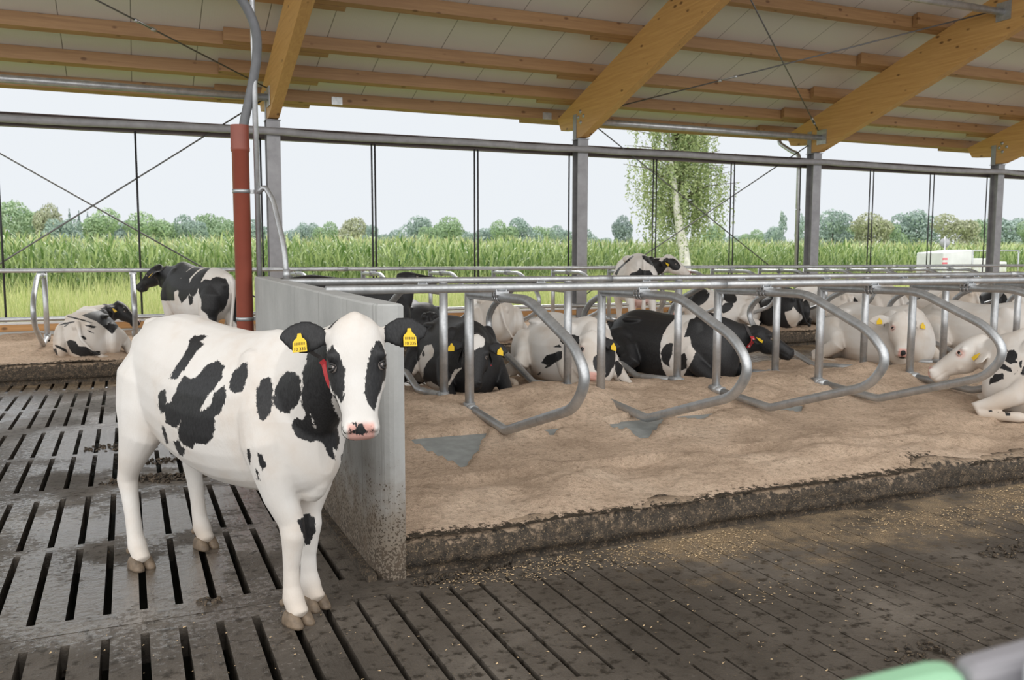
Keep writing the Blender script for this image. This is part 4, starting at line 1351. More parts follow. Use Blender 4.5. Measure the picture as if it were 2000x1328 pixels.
def make_cow(label, loc, yaw, pose='stand', scale=1.0, poll=None, aim=None, up=None, hooves=None, coat=None, vox=0.014, side=1, tags=True, collar=None,
             ears=((1, .05, -.35), (1, .05, -.35)), dirt=1.0, lean=0.0, tail=None, udder=False, group=None, extra=None, hoofparts=False, neck_r=1.0, text=False, tagpose=None, hind_out=True, front_ext=False, bend=0.0, bony=False, hk=1.0, lid='lid'):
    root = empty('cow', loc, yaw)
    root.scale = (scale, scale, scale)
    tag(root, label, 'cow', group)
    mb = MB()
    stand = pose == 'stand'
    pinkspots = []
    hoof_at = []
    if stand:
        hv = hooves or dict(fr=(0.60, -.12), fl=(0.56, .12), hr=(-0.60, -.18), hl=(-0.66, .18))
        trunk(mb, STAND_ROWS)
        for key in ('fr', 'fl'):
            hx, hy = hv[key]; s = -1 if key[1] == 'r' else 1
            limb(mb, [(V3(.46, s * .13, 1.12), .06, .10), (V3(.52, s * .165, .98), .085, .13), (V3(.56, s * .165, .84), .095, .135), (V3(.54 * .6 + hx * .4, s * .15 * .7 + hy * .3, .70), .092, .115), (V3(.35 * .54 + .65 * hx - .012, s * .06 + hy * .65, .58), .072, .086),
                      (V3(hx - .022, hy, .47), .058, .064), (V3(hx - .010, hy, .405), .055, .058), (V3(hx - .018, hy, .345), .046, .048), (V3(hx - .03, hy, .25), .037, .039), (V3(hx - .03, hy, .17), .039, .042), (V3(hx - .022, hy, .115), .049, .053), (V3(hx + .0, hy, .075), .045, .048), (V3(hx + .02, hy, .045), .046, .056), (V3(hx + .025, hy, .030), .02, .02)])
            hoof_at.append((hx, hy, 0.0))
        for key in ('hr', 'hl'):
            hx, hy = hv[key]; s = -1 if key[1] == 'r' else 1
            limb(mb, [(V3(-.50, s * .10, 1.16), .10, .16), (V3(-.56, s * .145, 1.02), .125, .21), (V3(-.56, s * .165, .87), .12, .19), (V3(-.565, (s * .17 + hy) / 2, .73), .098, .145), (V3(-.62 * .6 + hx * .4 - .02, hy, .61), .070, .090),
                      (V3(hx - .095, hy, .52), .055, .066), (V3(hx - .115, hy, .465), .053, .062), (V3(hx - .095, hy, .38), .044, .050), (V3(hx - .072, hy, .27), .040, .043), (V3(hx - .055, hy, .17), .042, .045), (V3(hx - .035, hy, .115), .050, .054), (V3(hx - .008, hy, .075), .045, .048), (V3(hx + .012, hy, .045), .046, .056), (V3(hx + .02, hy, .03), .02, .02)])
            hoof_at.append((hx - .01, hy, 0.0))
        # hips, pins, tail head, shoulder blade
        for s in (-1, 1):
            if bony: mb.ellipsoid((-.37, s * .195, 1.275), (.12, .06, .05))
            mb.ellipsoid((-.745, s * .08, 1.19), (.05, .04, .06))
            mb.ellipsoid((.47, s * .135, 1.0), (.15, .085, .26), rot=Euler((0, -.2, 0)).to_matrix())
        mb.ellipsoid((.66, 0, .70), (.13, .075, .15)); mb.ellipsoid((-.69, 0, 1.295), (.13, .045, .045))
        if tail is None: tail = [(-.76, 0, 1.31), (-.83, 0, 1.24), (-.86, 0.0, 1.05), (-.86, 0.01, .75), (-.85, .02, .55), (-.84, .02, .45)]
        limb(mb, [(V3(*p), r, r) for p, r in zip(tail, (.035, .030, .024, .020, .038, .012))], 10)
        if udder: mb.ellipsoid((-.47, 0, .66), (.22, .165, .17)); pinkspots.append(((-.50, 0, .62), (.30, .19, .20)))
        if udder:
            for tx, ty in ((-.56, .07), (-.56, -.07), (-.38, .07), (-.38, -.07)): limb(mb, [(V3(tx, ty, .55), .022, .022), (V3(tx, ty * 1.1, .48), .017, .017), (V3(tx, ty * 1.1, .455), .008, .008)], 10)
        nb = (.50, 1.00, .285, .185); nb2 = (.66, 1.04, .245, .155)
    else:
        trunk(mb, LIE_ROWS, lean, bend)
        for s in (-1, 1):
            mb.ellipsoid((-.36, s * .22, .648), (.14, .075, .035)); mb.ellipsoid((-.79, s * .09 + lean * .2, .54), (.05, .045, .06))
            mb.ellipsoid((-.44, s * .33, .30), (.27, .12, .27), rot=Euler((0, .35, 0)).to_matrix())
            mb.ellipsoid((.40, s * .175, .44), (.17, .095, .27), rot=Euler((0, .25, 0)).to_matrix())
            # folded foreleg
            if front_ext and s == side:
                limb(mb, [(V3(.42, s * .24, .34), .085, .11), (V3(.62, s * .25, .20), .075, .08), (V3(.82, s * .25, .11), .055, .058), (V3(1.05, s * .25, .06), .04, .042), (V3(1.20, s * .25, .045), .046, .045), (V3(1.27, s * .25, .04), .03, .03)])
                hoof_at.append((1.27, s * .25, 0.0))
            else:
                limb(mb, [(V3(.42, s * .24, .36), .085, .11), (V3(.56, s * .27, .22), .075, .085), (V3(.74, s * .27, .125), .060, .066), (V3(.84, s * .265, .095), .052, .055), (V3(.80, s * .29, .05), .042, .042), (V3(.66, s * .31, .045), .038, .038), (V3(.52, s * .31, .05), .045, .045), (V3(.45, s * .31, .05), .02, .02)])
        s = side
        if hind_out:
            limb(mb, [(V3(-.44, s * .34, .34), .10, .20), (V3(-.20, s * .43, .30), .09, .12), (V3(-.12, s * .47, .25), .085, .10), (V3(-.26, s * .53, .16), .07, .085), (V3(-.44, s * .56, .10), .05, .06), (V3(-.36, s * .60, .06), .045, .045), (V3(-.16, s * .62, .05), .042, .042), (V3(.02, s * .62, .05), .048, .048), (V3(.10, s * .62, .045), .03, .03)])
        limb(mb, [(V3(-.46, -s * .28, .32), .10, .2), (V3(-.22, -s * .40, .22), .08, .12), (V3(-.1, -s * .42, .14), .07, .09), (V3(-.3, -s * .44, .06), .05, .05)])
        if tail is None: tail = [(-.78, 0, .60), (-.87, 0.0, .50), (-.89, s * .05, .30), (-.87, s * .16, .12), (-.80, s * .28, .06), (-.72, s * .36, .05)]
        limb(mb, [(V3(*p), r, r) for p, r in zip(tail, (.035, .030, .024, .020, .034, .012))], 10)
        mb.ellipsoid((.68, 0, .22), (.14, .09, .18))
        nb = (.50, .50, .245, .19); nb2 = (.64, .53, .215, .16)
    # neck and head
    hf = None
    if poll is not None:
        hf = HeadFrame(poll, aim, up if up else (0, 0, 1), hk)
        A = V3(nb[0], lean * .2 + bend * .25, nb[1]); B = V3(nb2[0], lean * .25 + bend * .4, nb2[1])
        D = hf.at(0, .115, -.125); Cc = hf.at(0, 0.03, -.28) * 0.5 + (B + (D - B) * .55) * 0.5
        rings = []
        ctrl = [A, B, Cc, D]
        for i in range(11):
            t = i / 10
            p = A * (1 - t) ** 3 + B * 3 * t * (1 - t) ** 2 + Cc * 3 * t * t * (1 - t) + D * t ** 3
            dp = (B - A) * 3 * (1 - t) ** 2 + (Cc - B) * 6 * t * (1 - t) + (D - Cc) * 3 * t * t
            dp.normalize()
            upn = V3(0, 0, 1) * (1 - t) + hf.n * 0.0 + (V3(0, 0, 1) * .6 + (-hf.a) * .4) * t
            u = upn.cross(dp)
            if u.length < 1e-3: u = YA.copy()
            u.normalize(); v = dp.cross(u)
            hh = nb[2] * (1 - t) ** 1.3 + 0.120 * t + .10 * t * (1 - t); hw = (nb[3] * (1 - t) + .090 * t) * neck_r
            rings.append((p, u, v, hw, hh, 2.1, .75))
        mb.loft(rings, 24)
        rows = catmull(HEAD, 2)
        rings = []
        for (t, w, d0, th, e) in rows:
            th = max(th, .02); w = max(w, .012)
            rings.append((hf.at(0, t, d0 - th / 2), hf.l, hf.n, w * hf.k, th / 2 * hf.k, max(1.9, e), .90 if t < .38 else 1.0))
        mb.loft(rings, 24)
        for s in (-1, 1):
            mb.ellipsoid(hf.at(s * .088, .165, -.034), (.030, .034, .030))           # brow
            mb.ellipsoid(hf.at(s * .056, .27, -.125), (.040, .07, .06))                # cheek
            mb.ellipsoid(hf.at(s * .046, .455, -.030), (.027, .027, .024))           # nostril rim
        mb.ellipsoid(hf.at(0, .43, -.125), (.06, .05, .035))                         # lower lip and chin
        mb.ellipsoid(hf.at(0, .03, -.06), (.06, .04, .05))
        er = [ear_shape(mb, hf, s, ears[0 if s < 0 else 1]) for s in (-1, 1)]
    if extra: extra(mb)
    # one continuous skin
    me = bpy.data.meshes.new('tmp'); me.from_pydata(mb.v, [], mb.f)
    tmp = bpy.data.objects.new('tmp', me); COL.objects.link(tmp)
    md = tmp.modifiers.new('r', 'REMESH'); md.mode = 'VOXEL'; md.voxel_size = vox; md.use_smooth_shade = True
    ms = tmp.modifiers.new('s', 'SMOOTH'); ms.iterations = max(3, int(round(0.055 / vox))); ms.factor = 0.5
    bpy.context.view_layer.update()
    dg = bpy.context.evaluated_depsgraph_get()
    body_me = bpy.data.meshes.new_from_object(tmp.evaluated_get(dg))
    bpy.data.objects.remove(tmp); bpy.data.meshes.remove(me)
    n = len(body_me.vertices)
    co = np.zeros(n * 3, np.float32); body_me.vertices.foreach_get('co', co); co = co.reshape(-1, 3).astype(float)
    nr = np.zeros(n * 3, np.float32); body_me.vertices.foreach_get('normal', nr); nr = nr.reshape(-1, 3).astype(float)
    # ---- coat
    base, feats = coat if coat else ('w', [])
    f = np.full(n, 0.2 if base == 'k' else -0.2)
    pink = np.zeros(n); dirtv = np.zeros(n)
    if hf is not None:
        hl, ha, hn = hf.local(co)
        on_head = (ha > -.03) & (ha < .56) & (np.abs(hl) < .34) & (hn > -.30) & (hn < .08)
        on_ear = on_head & (np.abs(hl) > .118) & (ha < .24) & (hn < -.01)
    for ft in feats:
        kind = ft[0]; black = ft[-1] if isinstance(ft[-1], str) and ft[-1] in 'kw' else 'k'
        if kind == 'B':
            c, r = np.array(ft[1]), np.array(ft[2])
            v = (1 - np.linalg.norm((co - c) / r, axis=1)) * min(r)
        elif kind == 'H' and hf is not None:
            c, r = np.array(ft[1]), np.array(ft[2])
            q = np.stack([hl, ha, hn], 1)
            v = np.where(on_head & ~on_ear, (1 - np.linalg.norm((q - c) / r, axis=1)) * min(r), -.2)
        elif kind == 'HP':      # polygon in the face plane (lateral, along)
            v = np.where(on_head & ~on_ear & (nr @ np.array(hf.n) > -.25), poly_sd(hl, ha, ft[1]), -.2)
        elif kind == 'E':       # ears
            v = np.where(on_ear & ((hl * (ft[1] if ft[1] else 1) > 0) | (ft[1] == 0)), .05, -.2)
        elif kind == 'P':       # polygon drawn on a flank: two axes and the side it lies on
            ax, ay, nd = np.array(ft[1]), np.array(ft[2]), np.array(ft[3])
            ok = (nr @ nd > -0.12)
            if hf is not None: ok &= ~on_ear & ~(on_head & (nr @ np.array(hf.n) > 0.15) & (hn > -.2))
            v = np.where(ok, poly_sd(co @ ax, co @ ay, ft[4]), -.2)
        elif kind == 'N':       # random blotches: scale, threshold, seed
            sca, thr, sd = ft[1], ft[2], ft[3]
            v = (vnoise(co[:, 0] * sca + sd, co[:, 2] * sca * .9 + sd * 1.7 + np.sign(co[:, 1]) * 13 + co[:, 1] * sca * .6) - thr) * 0.35
            if hf is not None: v = np.where(on_head, -.2, v)
        if black == 'k': f = np.maximum(f, v)
        else: f = np.where(v > -.19, np.minimum(f, -v), f)
    if hf is not None:
        mz = on_head & ~on_ear
        pv = smoothnp(ha, .425, .45) * smoothnp(hn, -.082, -.066) * (1 - smoothnp(np.abs(hl), .044, .060))
        pink = np.maximum(pink, np.where(mz, pv, 0))
        pink = np.maximum(pink, np.where(mz, 0.55 * smoothnp(.05 - np.hypot(np.hypot(np.abs(hl) - .102, (ha - .205)), hn + .045), .0, .03), 0))
        for s in (-1, 1):
            dn = np.sqrt((hl - s * .040) ** 2 + ((ha - .470)) ** 2 + (hn + .030) ** 2)
            w = np.exp(-(dn / .014) ** 2)
            co -= np.array(hf.n * .012 + hf.a * .006)[None] * w[:, None]
        # mouth line
        wm = np.exp(-((hn + .098 + (ha - .40) * -.05) / .0055) ** 2) * (ha > .36) * (ha < .52) * mz
        co -= nr * (wm * .006)[:, None]
    for c, r in pinkspots:
        v = 1 - np.linalg.norm((co - np.array(c)) / np.array(r), axis=1)
        pink = np.maximum(pink, np.clip(v * 2.2, 0, .75))
    zz = co[:, 2]
    if stand:
        dirtv = np.clip((0.30 - zz) / 0.5, 0, 1) * 0.8 + 0.25 * smoothnp(vnoise(co[:, 0] * 3, zz * 4 + co[:, 1] * 5), .55, .8) * (zz < .95)
    else:
        dirtv = np.clip((0.30 - zz) / 0.35, 0, 1) * 0.6 + 0.35 * smoothnp(vnoise(co[:, 0] * 3 + 5, zz * 4 + co[:, 1] * 5), .5, .8)
    dirtv = dirtv * dirt
    body_me.vertices.foreach_set('co', co.astype(np.float32).ravel())
    for nm, arr in (('coat', f), ('pink', pink), ('dirt', dirtv)):
        a = body_me.attributes.new(nm, 'FLOAT', 'POINT'); a.data.foreach_set('value', arr.astype(np.float32))
    body_me.materials.clear(); body_me.materials.append(M['coat'])
    body_me.polygons.foreach_set('use_smooth', [True] * len(body_me.polygons))
    body_me.name = 'body'
    body = bpy.data.objects.new('body', body_me); COL.objects.link(body); body.parent = root
    # ---- parts
    if hf is not None:
        for s in (-1, 1):
            ec = hf.at(s * .0935, .208, -.040); er_ = .0215 * hf.k
            ey = MB().ellipsoid(ec, (er_, er_, er_), 16, 12).build('eye', M['sclera'], root)
            gz = (hf.l * s * .72 + hf.n * .68 + hf.a * .05).normalized(); u_, w_ = frame_from(gz)
            ir = MB()
            rows_ = [[ec + (gz * math.cos(q) + (u_ * math.cos(a) + w_ * math.sin(a)) * math.sin(q)) * er_ * 1.02 for a in [2 * PI * i / 16 for i in range(16)]] for q in (.02, .25, .45, .58)]
            ir.add([p_ for r_ in rows_ for p_ in r_], [(j * 16 + i, (j + 1) * 16 + i, (j + 1) * 16 + (i + 1) % 16, j * 16 + (i + 1) % 16) for j in range(3) for i in range(16)], True)
            ir.build('iris', M['eye'], ey)
            # lids
            for sg in (-1, 1):
                lp_ = [ec + (hf.a * sg * .62 * math.sin(t) + (hf.n * .9 - hf.l * s * .35) * -math.cos(t) * 1.0 + (hf.l * s * .75 + hf.n * .55) * .62 * math.sin(t)) * er_ * 1.12 for t in [PI * i / 8 for i in range(9)]]
                MB().tube(lp_, [.002 + .0045 * math.sin(PI * i / 8) for i in range(9)], 8).build('eyelid', M[lid], root)
        if tags:
            for s in (-1, 1):
                b, d, nrm, w = er[0 if s < 0 else 1]
                tp = (tagpose or {}).get(s, (0.55, 0.030, 0.0))
                c = b + d * (0.225 * tp[0]) + w * 0 + nrm * (0.018)
                dn = (hf.a * 1.0 - nrm * hf.a.dot(nrm)).normalized()       # hangs downwards along the face
                rt = dn.cross(nrm).normalized()
                if tp[2]:
                    Rm = Matrix.Rotation(tp[2], 3, nrm); dn = Rm @ dn; rt = Rm @ rt
                o_ = c + dn * tp[1]
                out = [(-.007, -.040), (.007, -.040), (.011, -.022), (.020, -.016), (.028, -.004), (.030, .036), (-.030, .036), (-.028, -.004), (-.020, -.016), (-.011, -.022)]
                poly = [o_ + rt * x + dn * y for x, y in out]
                tg = MB().prism(poly, -nrm * .0015, nrm * .0015).build('ear_tag', M['yellow'], root)
                if text:
                    pr = MB()
                    for i in range(13):
                        x = -.021 + i * .0034
                        q = [o_ + rt * x_ + dn * y_ for x_, y_ in ((x, -.003), (x + (.0010 if i % 3 else .0019), -.003), (x + (.0010 if i % 3 else .0019), .008), (x, .008))]
                        pr.prism(q, nrm * .0016, nrm * .0021)
                    pr.build('barcode', M['ink'], tg)
                    tcu = bpy.data.curves.new('number', 'FONT'); tcu.body = '10 335'; tcu.size = .0185; tcu.align_x = 'CENTER'; tcu.extrude = .0004
                    to = bpy.data.objects.new('lettering', tcu); COL.objects.link(to)
                    mt = Matrix((rt, -dn, nrm)).transposed().to_4x4()
                    if rt.cross(-dn).dot(nrm) < 0: mt = Matrix((-rt, -dn, nrm)).transposed().to_4x4()
                    mt.translation = o_ + dn * .030 + nrm * .0022
                    to.matrix_local = mt
                    bpy.context.view_layer.update()
                    tm = bpy.data.meshes.new_from_object(to.evaluated_get(bpy.context.evaluated_depsgraph_get()))
                    bpy.data.objects.remove(to)
                    tm.materials.clear(); tm.materials.append(M['ink'])
                    t2 = bpy.data.objects.new('lettering', tm); COL.objects.link(t2); t2.matrix_local = mt; t2.parent = tg
        if collar is not None:
            # band round the neck just behind the head, fitted to the skin
            from mathutils.bvhtree import BVHTree
            bv = BVHTree.FromPolygons([Vector(p) for p in co], [tuple(p.vertices) for p in body_me.polygons])
            tt = collar.get('t', .84)
            p = A * (1 - tt) ** 3 + B * 3 * tt * (1 - tt) ** 2 + Cc * 3 * tt * tt * (1 - tt) + D * tt ** 3
            dp = ((B - A) * 3 * (1 - tt) ** 2 + (Cc - B) * 6 * tt * (1 - tt) + (D - Cc) * 3 * tt * tt).normalized()
            if 'tilt' in collar: dp = (dp + Vector(collar['tilt'])).normalized()
            if 'c' in collar: p = Vector(collar['c'])
            u = ZA.cross(dp).normalized(); v = dp.cross(u)
            pts = []
            for i in range(48):
                a = 2 * PI * i / 48
                dr = u * math.cos(a) + v * math.sin(a)
                hit = bv.ray_cast(p + dr * .5, -dr, .5)
                R_ = (hit[0] - p).length if hit[0] else .12
                pts.append([R_, a])
            R_ = np.array([q[0] for q in pts]); med = np.median(R_)
            R_ = np.minimum(R_, med * 1.45)
            for _ in range(3): R_ = np.maximum(R_, (np.roll(R_, 1) + np.roll(R_, -1)) / 2)
            ring = [p + (u * math.cos(a) + v * math.sin(a)) * (r + .005) for r, (_, a) in zip(R_, pts)]
            hw = .017
            Vv = []; Ff = []
            m = len(ring)
            for q in ring:
                dr = (q - p).normalized()
                for (x, y) in ((-hw, 0), (hw, 0), (hw, .004), (-hw, .004)): Vv.append(q + dp * x + dr * y)
            for i in range(m):
                for k in range(4):
                    Ff.append((i * 4 + k, i * 4 + (k + 1) % 4, ((i + 1) % m) * 4 + (k + 1) % 4, ((i + 1) % m) * 4 + k))
            cl = MB().add(Vv, Ff).build('collar', M['strap'], root)
            for a0 in collar.get('red', (0.0,)):
                i0 = int(a0 / (2 * PI) * m) % m
                Vv = []; Ff = []
                for j in range(4):
                    q = ring[(i0 + j) % m]; dr = (q - p).normalized()
                    for (x, y) in ((-.02, .003), (.02, .003), (.02, .012), (-.02, .012)): Vv.append(q + dp * x + dr * y)
                for j in range(3):
                    for k in range(4): Ff.append((j * 4 + k, j * 4 + (k + 1) % 4, (j + 1) * 4 + (k + 1) % 4, (j + 1) * 4 + k))
                Ff += [(0, 1, 2, 3), (15, 14, 13, 12)]
                rb = MB().add(Vv, Ff).build('number_tag', M['redtag'], cl)
                if 'digit' in collar:
                    q = (ring[(i0 + 1) % m] + ring[(i0 + 2) % m]) / 2; dr = (q - p).normalized(); tn = (ring[(i0 + 2) % m] - ring[(i0 + 1) % m]).normalized()
                    cu = bpy.data.curves.new('digit', 'FONT'); cu.body = collar['digit'].get(a0, '1'); cu.size = .042; cu.align_x = 'CENTER'; cu.align_y = 'CENTER'; cu.extrude = .0006
                    to = bpy.data.objects.new('lettering', cu); COL.objects.link(to)
                    bpy.context.view_layer.update()
                    tm = bpy.data.meshes.new_from_object(to.evaluated_get(bpy.context.evaluated_depsgraph_get()))
                    bpy.data.objects.remove(to); tm.materials.clear(); tm.materials.append(M['white'])
                    yv = tn if tn.z > 0 else -tn
                    xv = yv.cross(dr).normalized()
                    mt = Matrix((xv, yv, dr)).transposed().to_4x4(); mt.translation = q + dr * .0135
                    t2 = bpy.data.objects.new('lettering', tm); COL.objects.link(t2); t2.matrix_local = mt; t2.parent = cl
    if stand:
        for (hx, hy, hz) in hoof_at:
            hb = MB()
            for s in (-1, 1):
                rings = []
                for (z, x0, x1, w) in ((0.0, -.055, .085, .030), (.012, -.055, .080, .031), (.035, -.048, .060, .029), (.055, -.038, .042, .025), (.064, -.03, .03, .018)):
                    rings.append((V3(hx + (x0 + x1) / 2, hy + s * .031, z), XA, YA * 1.0, (x1 - x0) / 2, w, 2.5, 1.0))
                hb.loft(rings, 16)
            for s in (-1, 1): hb.ellipsoid((hx - .065, hy + s * .028, .085), (.020, .014, .018), 8, 6)
            hb.build('hoof', M['hoof'], root)
    return root, hf

# ------------------------------------------------------------------ the herd
def loc2(o, yaw, p, s=1.0):
    """world point -> local point of a thing standing at o and turned by yaw"""
    d = Vector(p) - Vector(o); c, sn = math.cos(-yaw), math.sin(-yaw)
    return Vector((d.x * c - d.y * sn, d.x * sn + d.y * c, d.z)) / s
def dir2(yaw, d):
    c, sn = math.cos(-yaw), math.sin(-yaw)
    return Vector((d[0] * c - d[1] * sn, d[0] * sn + d[1] * c, d[2]))
COWS = {}
COATS = {}
#@COATS@ outlines of the black and white patches, each measured on the skin of its own cow (metres, along two axes of that cow)
COATS['main'] = [
    ('P',[0.5188,0.8549,-0.0],[-0.1611,0.0978,0.9821],[0.8396,-0.5095,0.1884],[(-0.175,1.237),(-0.151,1.259),(-0.113,1.263),(-0.084,1.247),(-0.119,1.222),(-0.102,1.205),(-0.137,1.174),(-0.167,1.124),(-0.204,1.075),(-0.236,1.041),(-0.268,1.049),(-0.242,1.094),(-0.211,1.143),(-0.181,1.195)]),
    ('P',[0.5188,0.8549,-0.0],[-0.1611,0.0978,0.9821],[0.8396,-0.5095,0.1884],[(-0.327,0.962),(-0.312,0.992),(-0.288,1.002),(-0.28,0.944),(-0.29,0.926),(-0.26,0.936),(-0.242,0.971),(-0.223,1.02),(-0.188,1.056),(-0.167,1.036),(-0.142,1.038),(-0.094,1.092),(-0.041,1.11),(-0.014,1.082),(-0.025,1.023),(-0.061,0.975),(-0.097,0.938),(-0.13,0.869),(-0.11,0.885),(-0.082,0.901),(-0.061,0.951),(-0.038,0.975),(-0.015,0.991),(-0.008,0.948),(-0.017,0.901),(-0.035,0.867),(-0.061,0.848),(-0.06,0.798),(-0.073,0.751),(-0.104,0.722),(-0.151,0.73),(-0.171,0.706),(-0.208,0.726),(-0.232,0.758),(-0.229,0.808),(-0.215,0.845),(-0.235,0.809),(-0.261,0.817),(-0.294,0.838),(-0.294,0.889),(-0.312,0.884),(-0.328,0.924)]),
    ('P',[0.5188,0.8549,-0.0],[-0.1611,0.0978,0.9821],[0.8396,-0.5095,0.1884],[(-0.312,0.826),(-0.296,0.813),(-0.286,0.741),(-0.298,0.732),(-0.313,0.788)]),
    ('P',[0.5188,0.8549,-0.0],[-0.1611,0.0978,0.9821],[0.8396,-0.5095,0.1884],[(-0.26,0.747),(-0.233,0.748),(-0.222,0.72),(-0.203,0.707),(-0.21,0.674),(-0.234,0.674),(-0.25,0.708)]),
    ('P',[0.5188,0.8549,-0.0],[-0.1611,0.0978,0.9821],[0.8396,-0.5095,0.1884],[(0.009,1.007),(0.027,1.048),(0.062,1.08),(0.087,1.085),(0.089,1.034),(0.075,0.988),(0.057,0.954),(0.029,0.947),(0.007,0.965)]),
    ('P',[0.5188,0.8549,-0.0],[-0.1611,0.0978,0.9821],[0.8396,-0.5095,0.1884],[(0.116,0.914),(0.124,0.966),(0.141,1.0),(0.175,1.012),(0.19,0.979),(0.184,0.897),(0.174,0.852),(0.145,0.814),(0.129,0.826),(0.12,0.867)]),
    ('P',[0.5188,0.8549,-0.0],[-0.1611,0.0978,0.9821],[0.8396,-0.5095,0.1884],[(0.199,0.954),(0.216,0.993),(0.243,1.024),(0.277,1.016),(0.3,0.976),(0.297,0.921),(0.285,0.878),(0.249,0.841),(0.217,0.849),(0.191,0.88),(0.187,0.909)]),
    ('P',[0.5188,0.8549,-0.0],[-0.1611,0.0978,0.9821],[0.8396,-0.5095,0.1884],[(0.307,1.036),(0.327,1.061),(0.35,1.073),(0.387,1.076),(0.418,1.061),(0.415,0.943),(0.419,0.871),(0.464,0.8),(0.475,0.718),(0.46,0.66),(0.441,0.679),(0.453,0.619),(0.428,0.639),(0.404,0.676),(0.393,0.706),(0.363,0.72),(0.346,0.71),(0.312,0.718),(0.279,0.742),(0.261,0.784),(0.265,0.812),(0.285,0.82),(0.306,0.809),(0.316,0.836),(0.302,0.876),(0.302,0.965)]),
    ('P',[0.5188,0.8549,-0.0],[-0.1611,0.0978,0.9821],[0.8396,-0.5095,0.1884],[(0.482,0.646),(0.497,0.647),(0.493,0.621),(0.48,0.616)]),
    ('P',[0.5188,0.8549,-0.0],[-0.1611,0.0978,0.9821],[0.8396,-0.5095,0.1884],[(0.073,0.697),(0.084,0.697),(0.09,0.662),(0.083,0.626),(0.074,0.656)]),
    ('P',[0.5188,0.8549,-0.0],[-0.1611,0.0978,0.9821],[0.8396,-0.5095,0.1884],[(0.116,0.678),(0.135,0.671),(0.149,0.624),(0.136,0.59),(0.121,0.631)]),
    ('P',[0.5188,0.8549,-0.0],[-0.1611,0.0978,0.9821],[0.8396,-0.5095,0.1884],[(0.105,0.614),(0.115,0.596),(0.126,0.554),(0.114,0.56)]),
    ('P',[0.5188,0.8549,-0.0],[-0.1611,0.0978,0.9821],[0.8396,-0.5095,0.1884],[(0.278,0.366),(0.348,0.374),(0.374,0.347),(0.373,0.278),(0.346,0.223),(0.323,0.218),(0.304,0.296)]),
    ('P',[0.5188,0.8549,-0.0],[-0.1611,0.0978,0.9821],[0.8396,-0.5095,0.1884],[(0.333,0.835),(0.342,0.818),(0.361,0.772),(0.35,0.784)],'w'),
    ('HP',[(-0.131,0.131),(-0.107,0.136),(-0.099,0.119),(-0.091,0.113),(-0.083,0.13),(-0.087,0.138),(-0.072,0.152),(-0.062,0.181),(-0.053,0.219),(-0.051,0.25),(-0.056,0.304),(-0.066,0.347),(-0.074,0.353),(-0.082,0.332),(-0.093,0.306),(-0.104,0.294),(-0.11,0.256),(-0.116,0.248),(-0.124,0.22),(-0.134,0.182)]),
    ('HP',[(0.119,0.178),(0.11,0.151),(0.104,0.124),(0.092,0.111),(0.08,0.114),(0.07,0.128),(0.054,0.152),(0.048,0.179),(0.042,0.206),(0.032,0.229),(0.025,0.265),(0.022,0.31),(0.025,0.347),(0.036,0.37),(0.058,0.39),(0.071,0.347),(0.087,0.309),(0.103,0.27),(0.118,0.233)]),
    ('HP',[(-0.042,0.473),(-0.037,0.465),(-0.023,0.459),(-0.018,0.444),(-0.004,0.438),(0.011,0.441),(0.015,0.459),(0.026,0.469),(0.028,0.477),(-0.006,0.48)]),
    ('HP',[(-0.039,0.428),(-0.022,0.428),(-0.013,0.437),(-0.018,0.444),(-0.031,0.438)]),
]
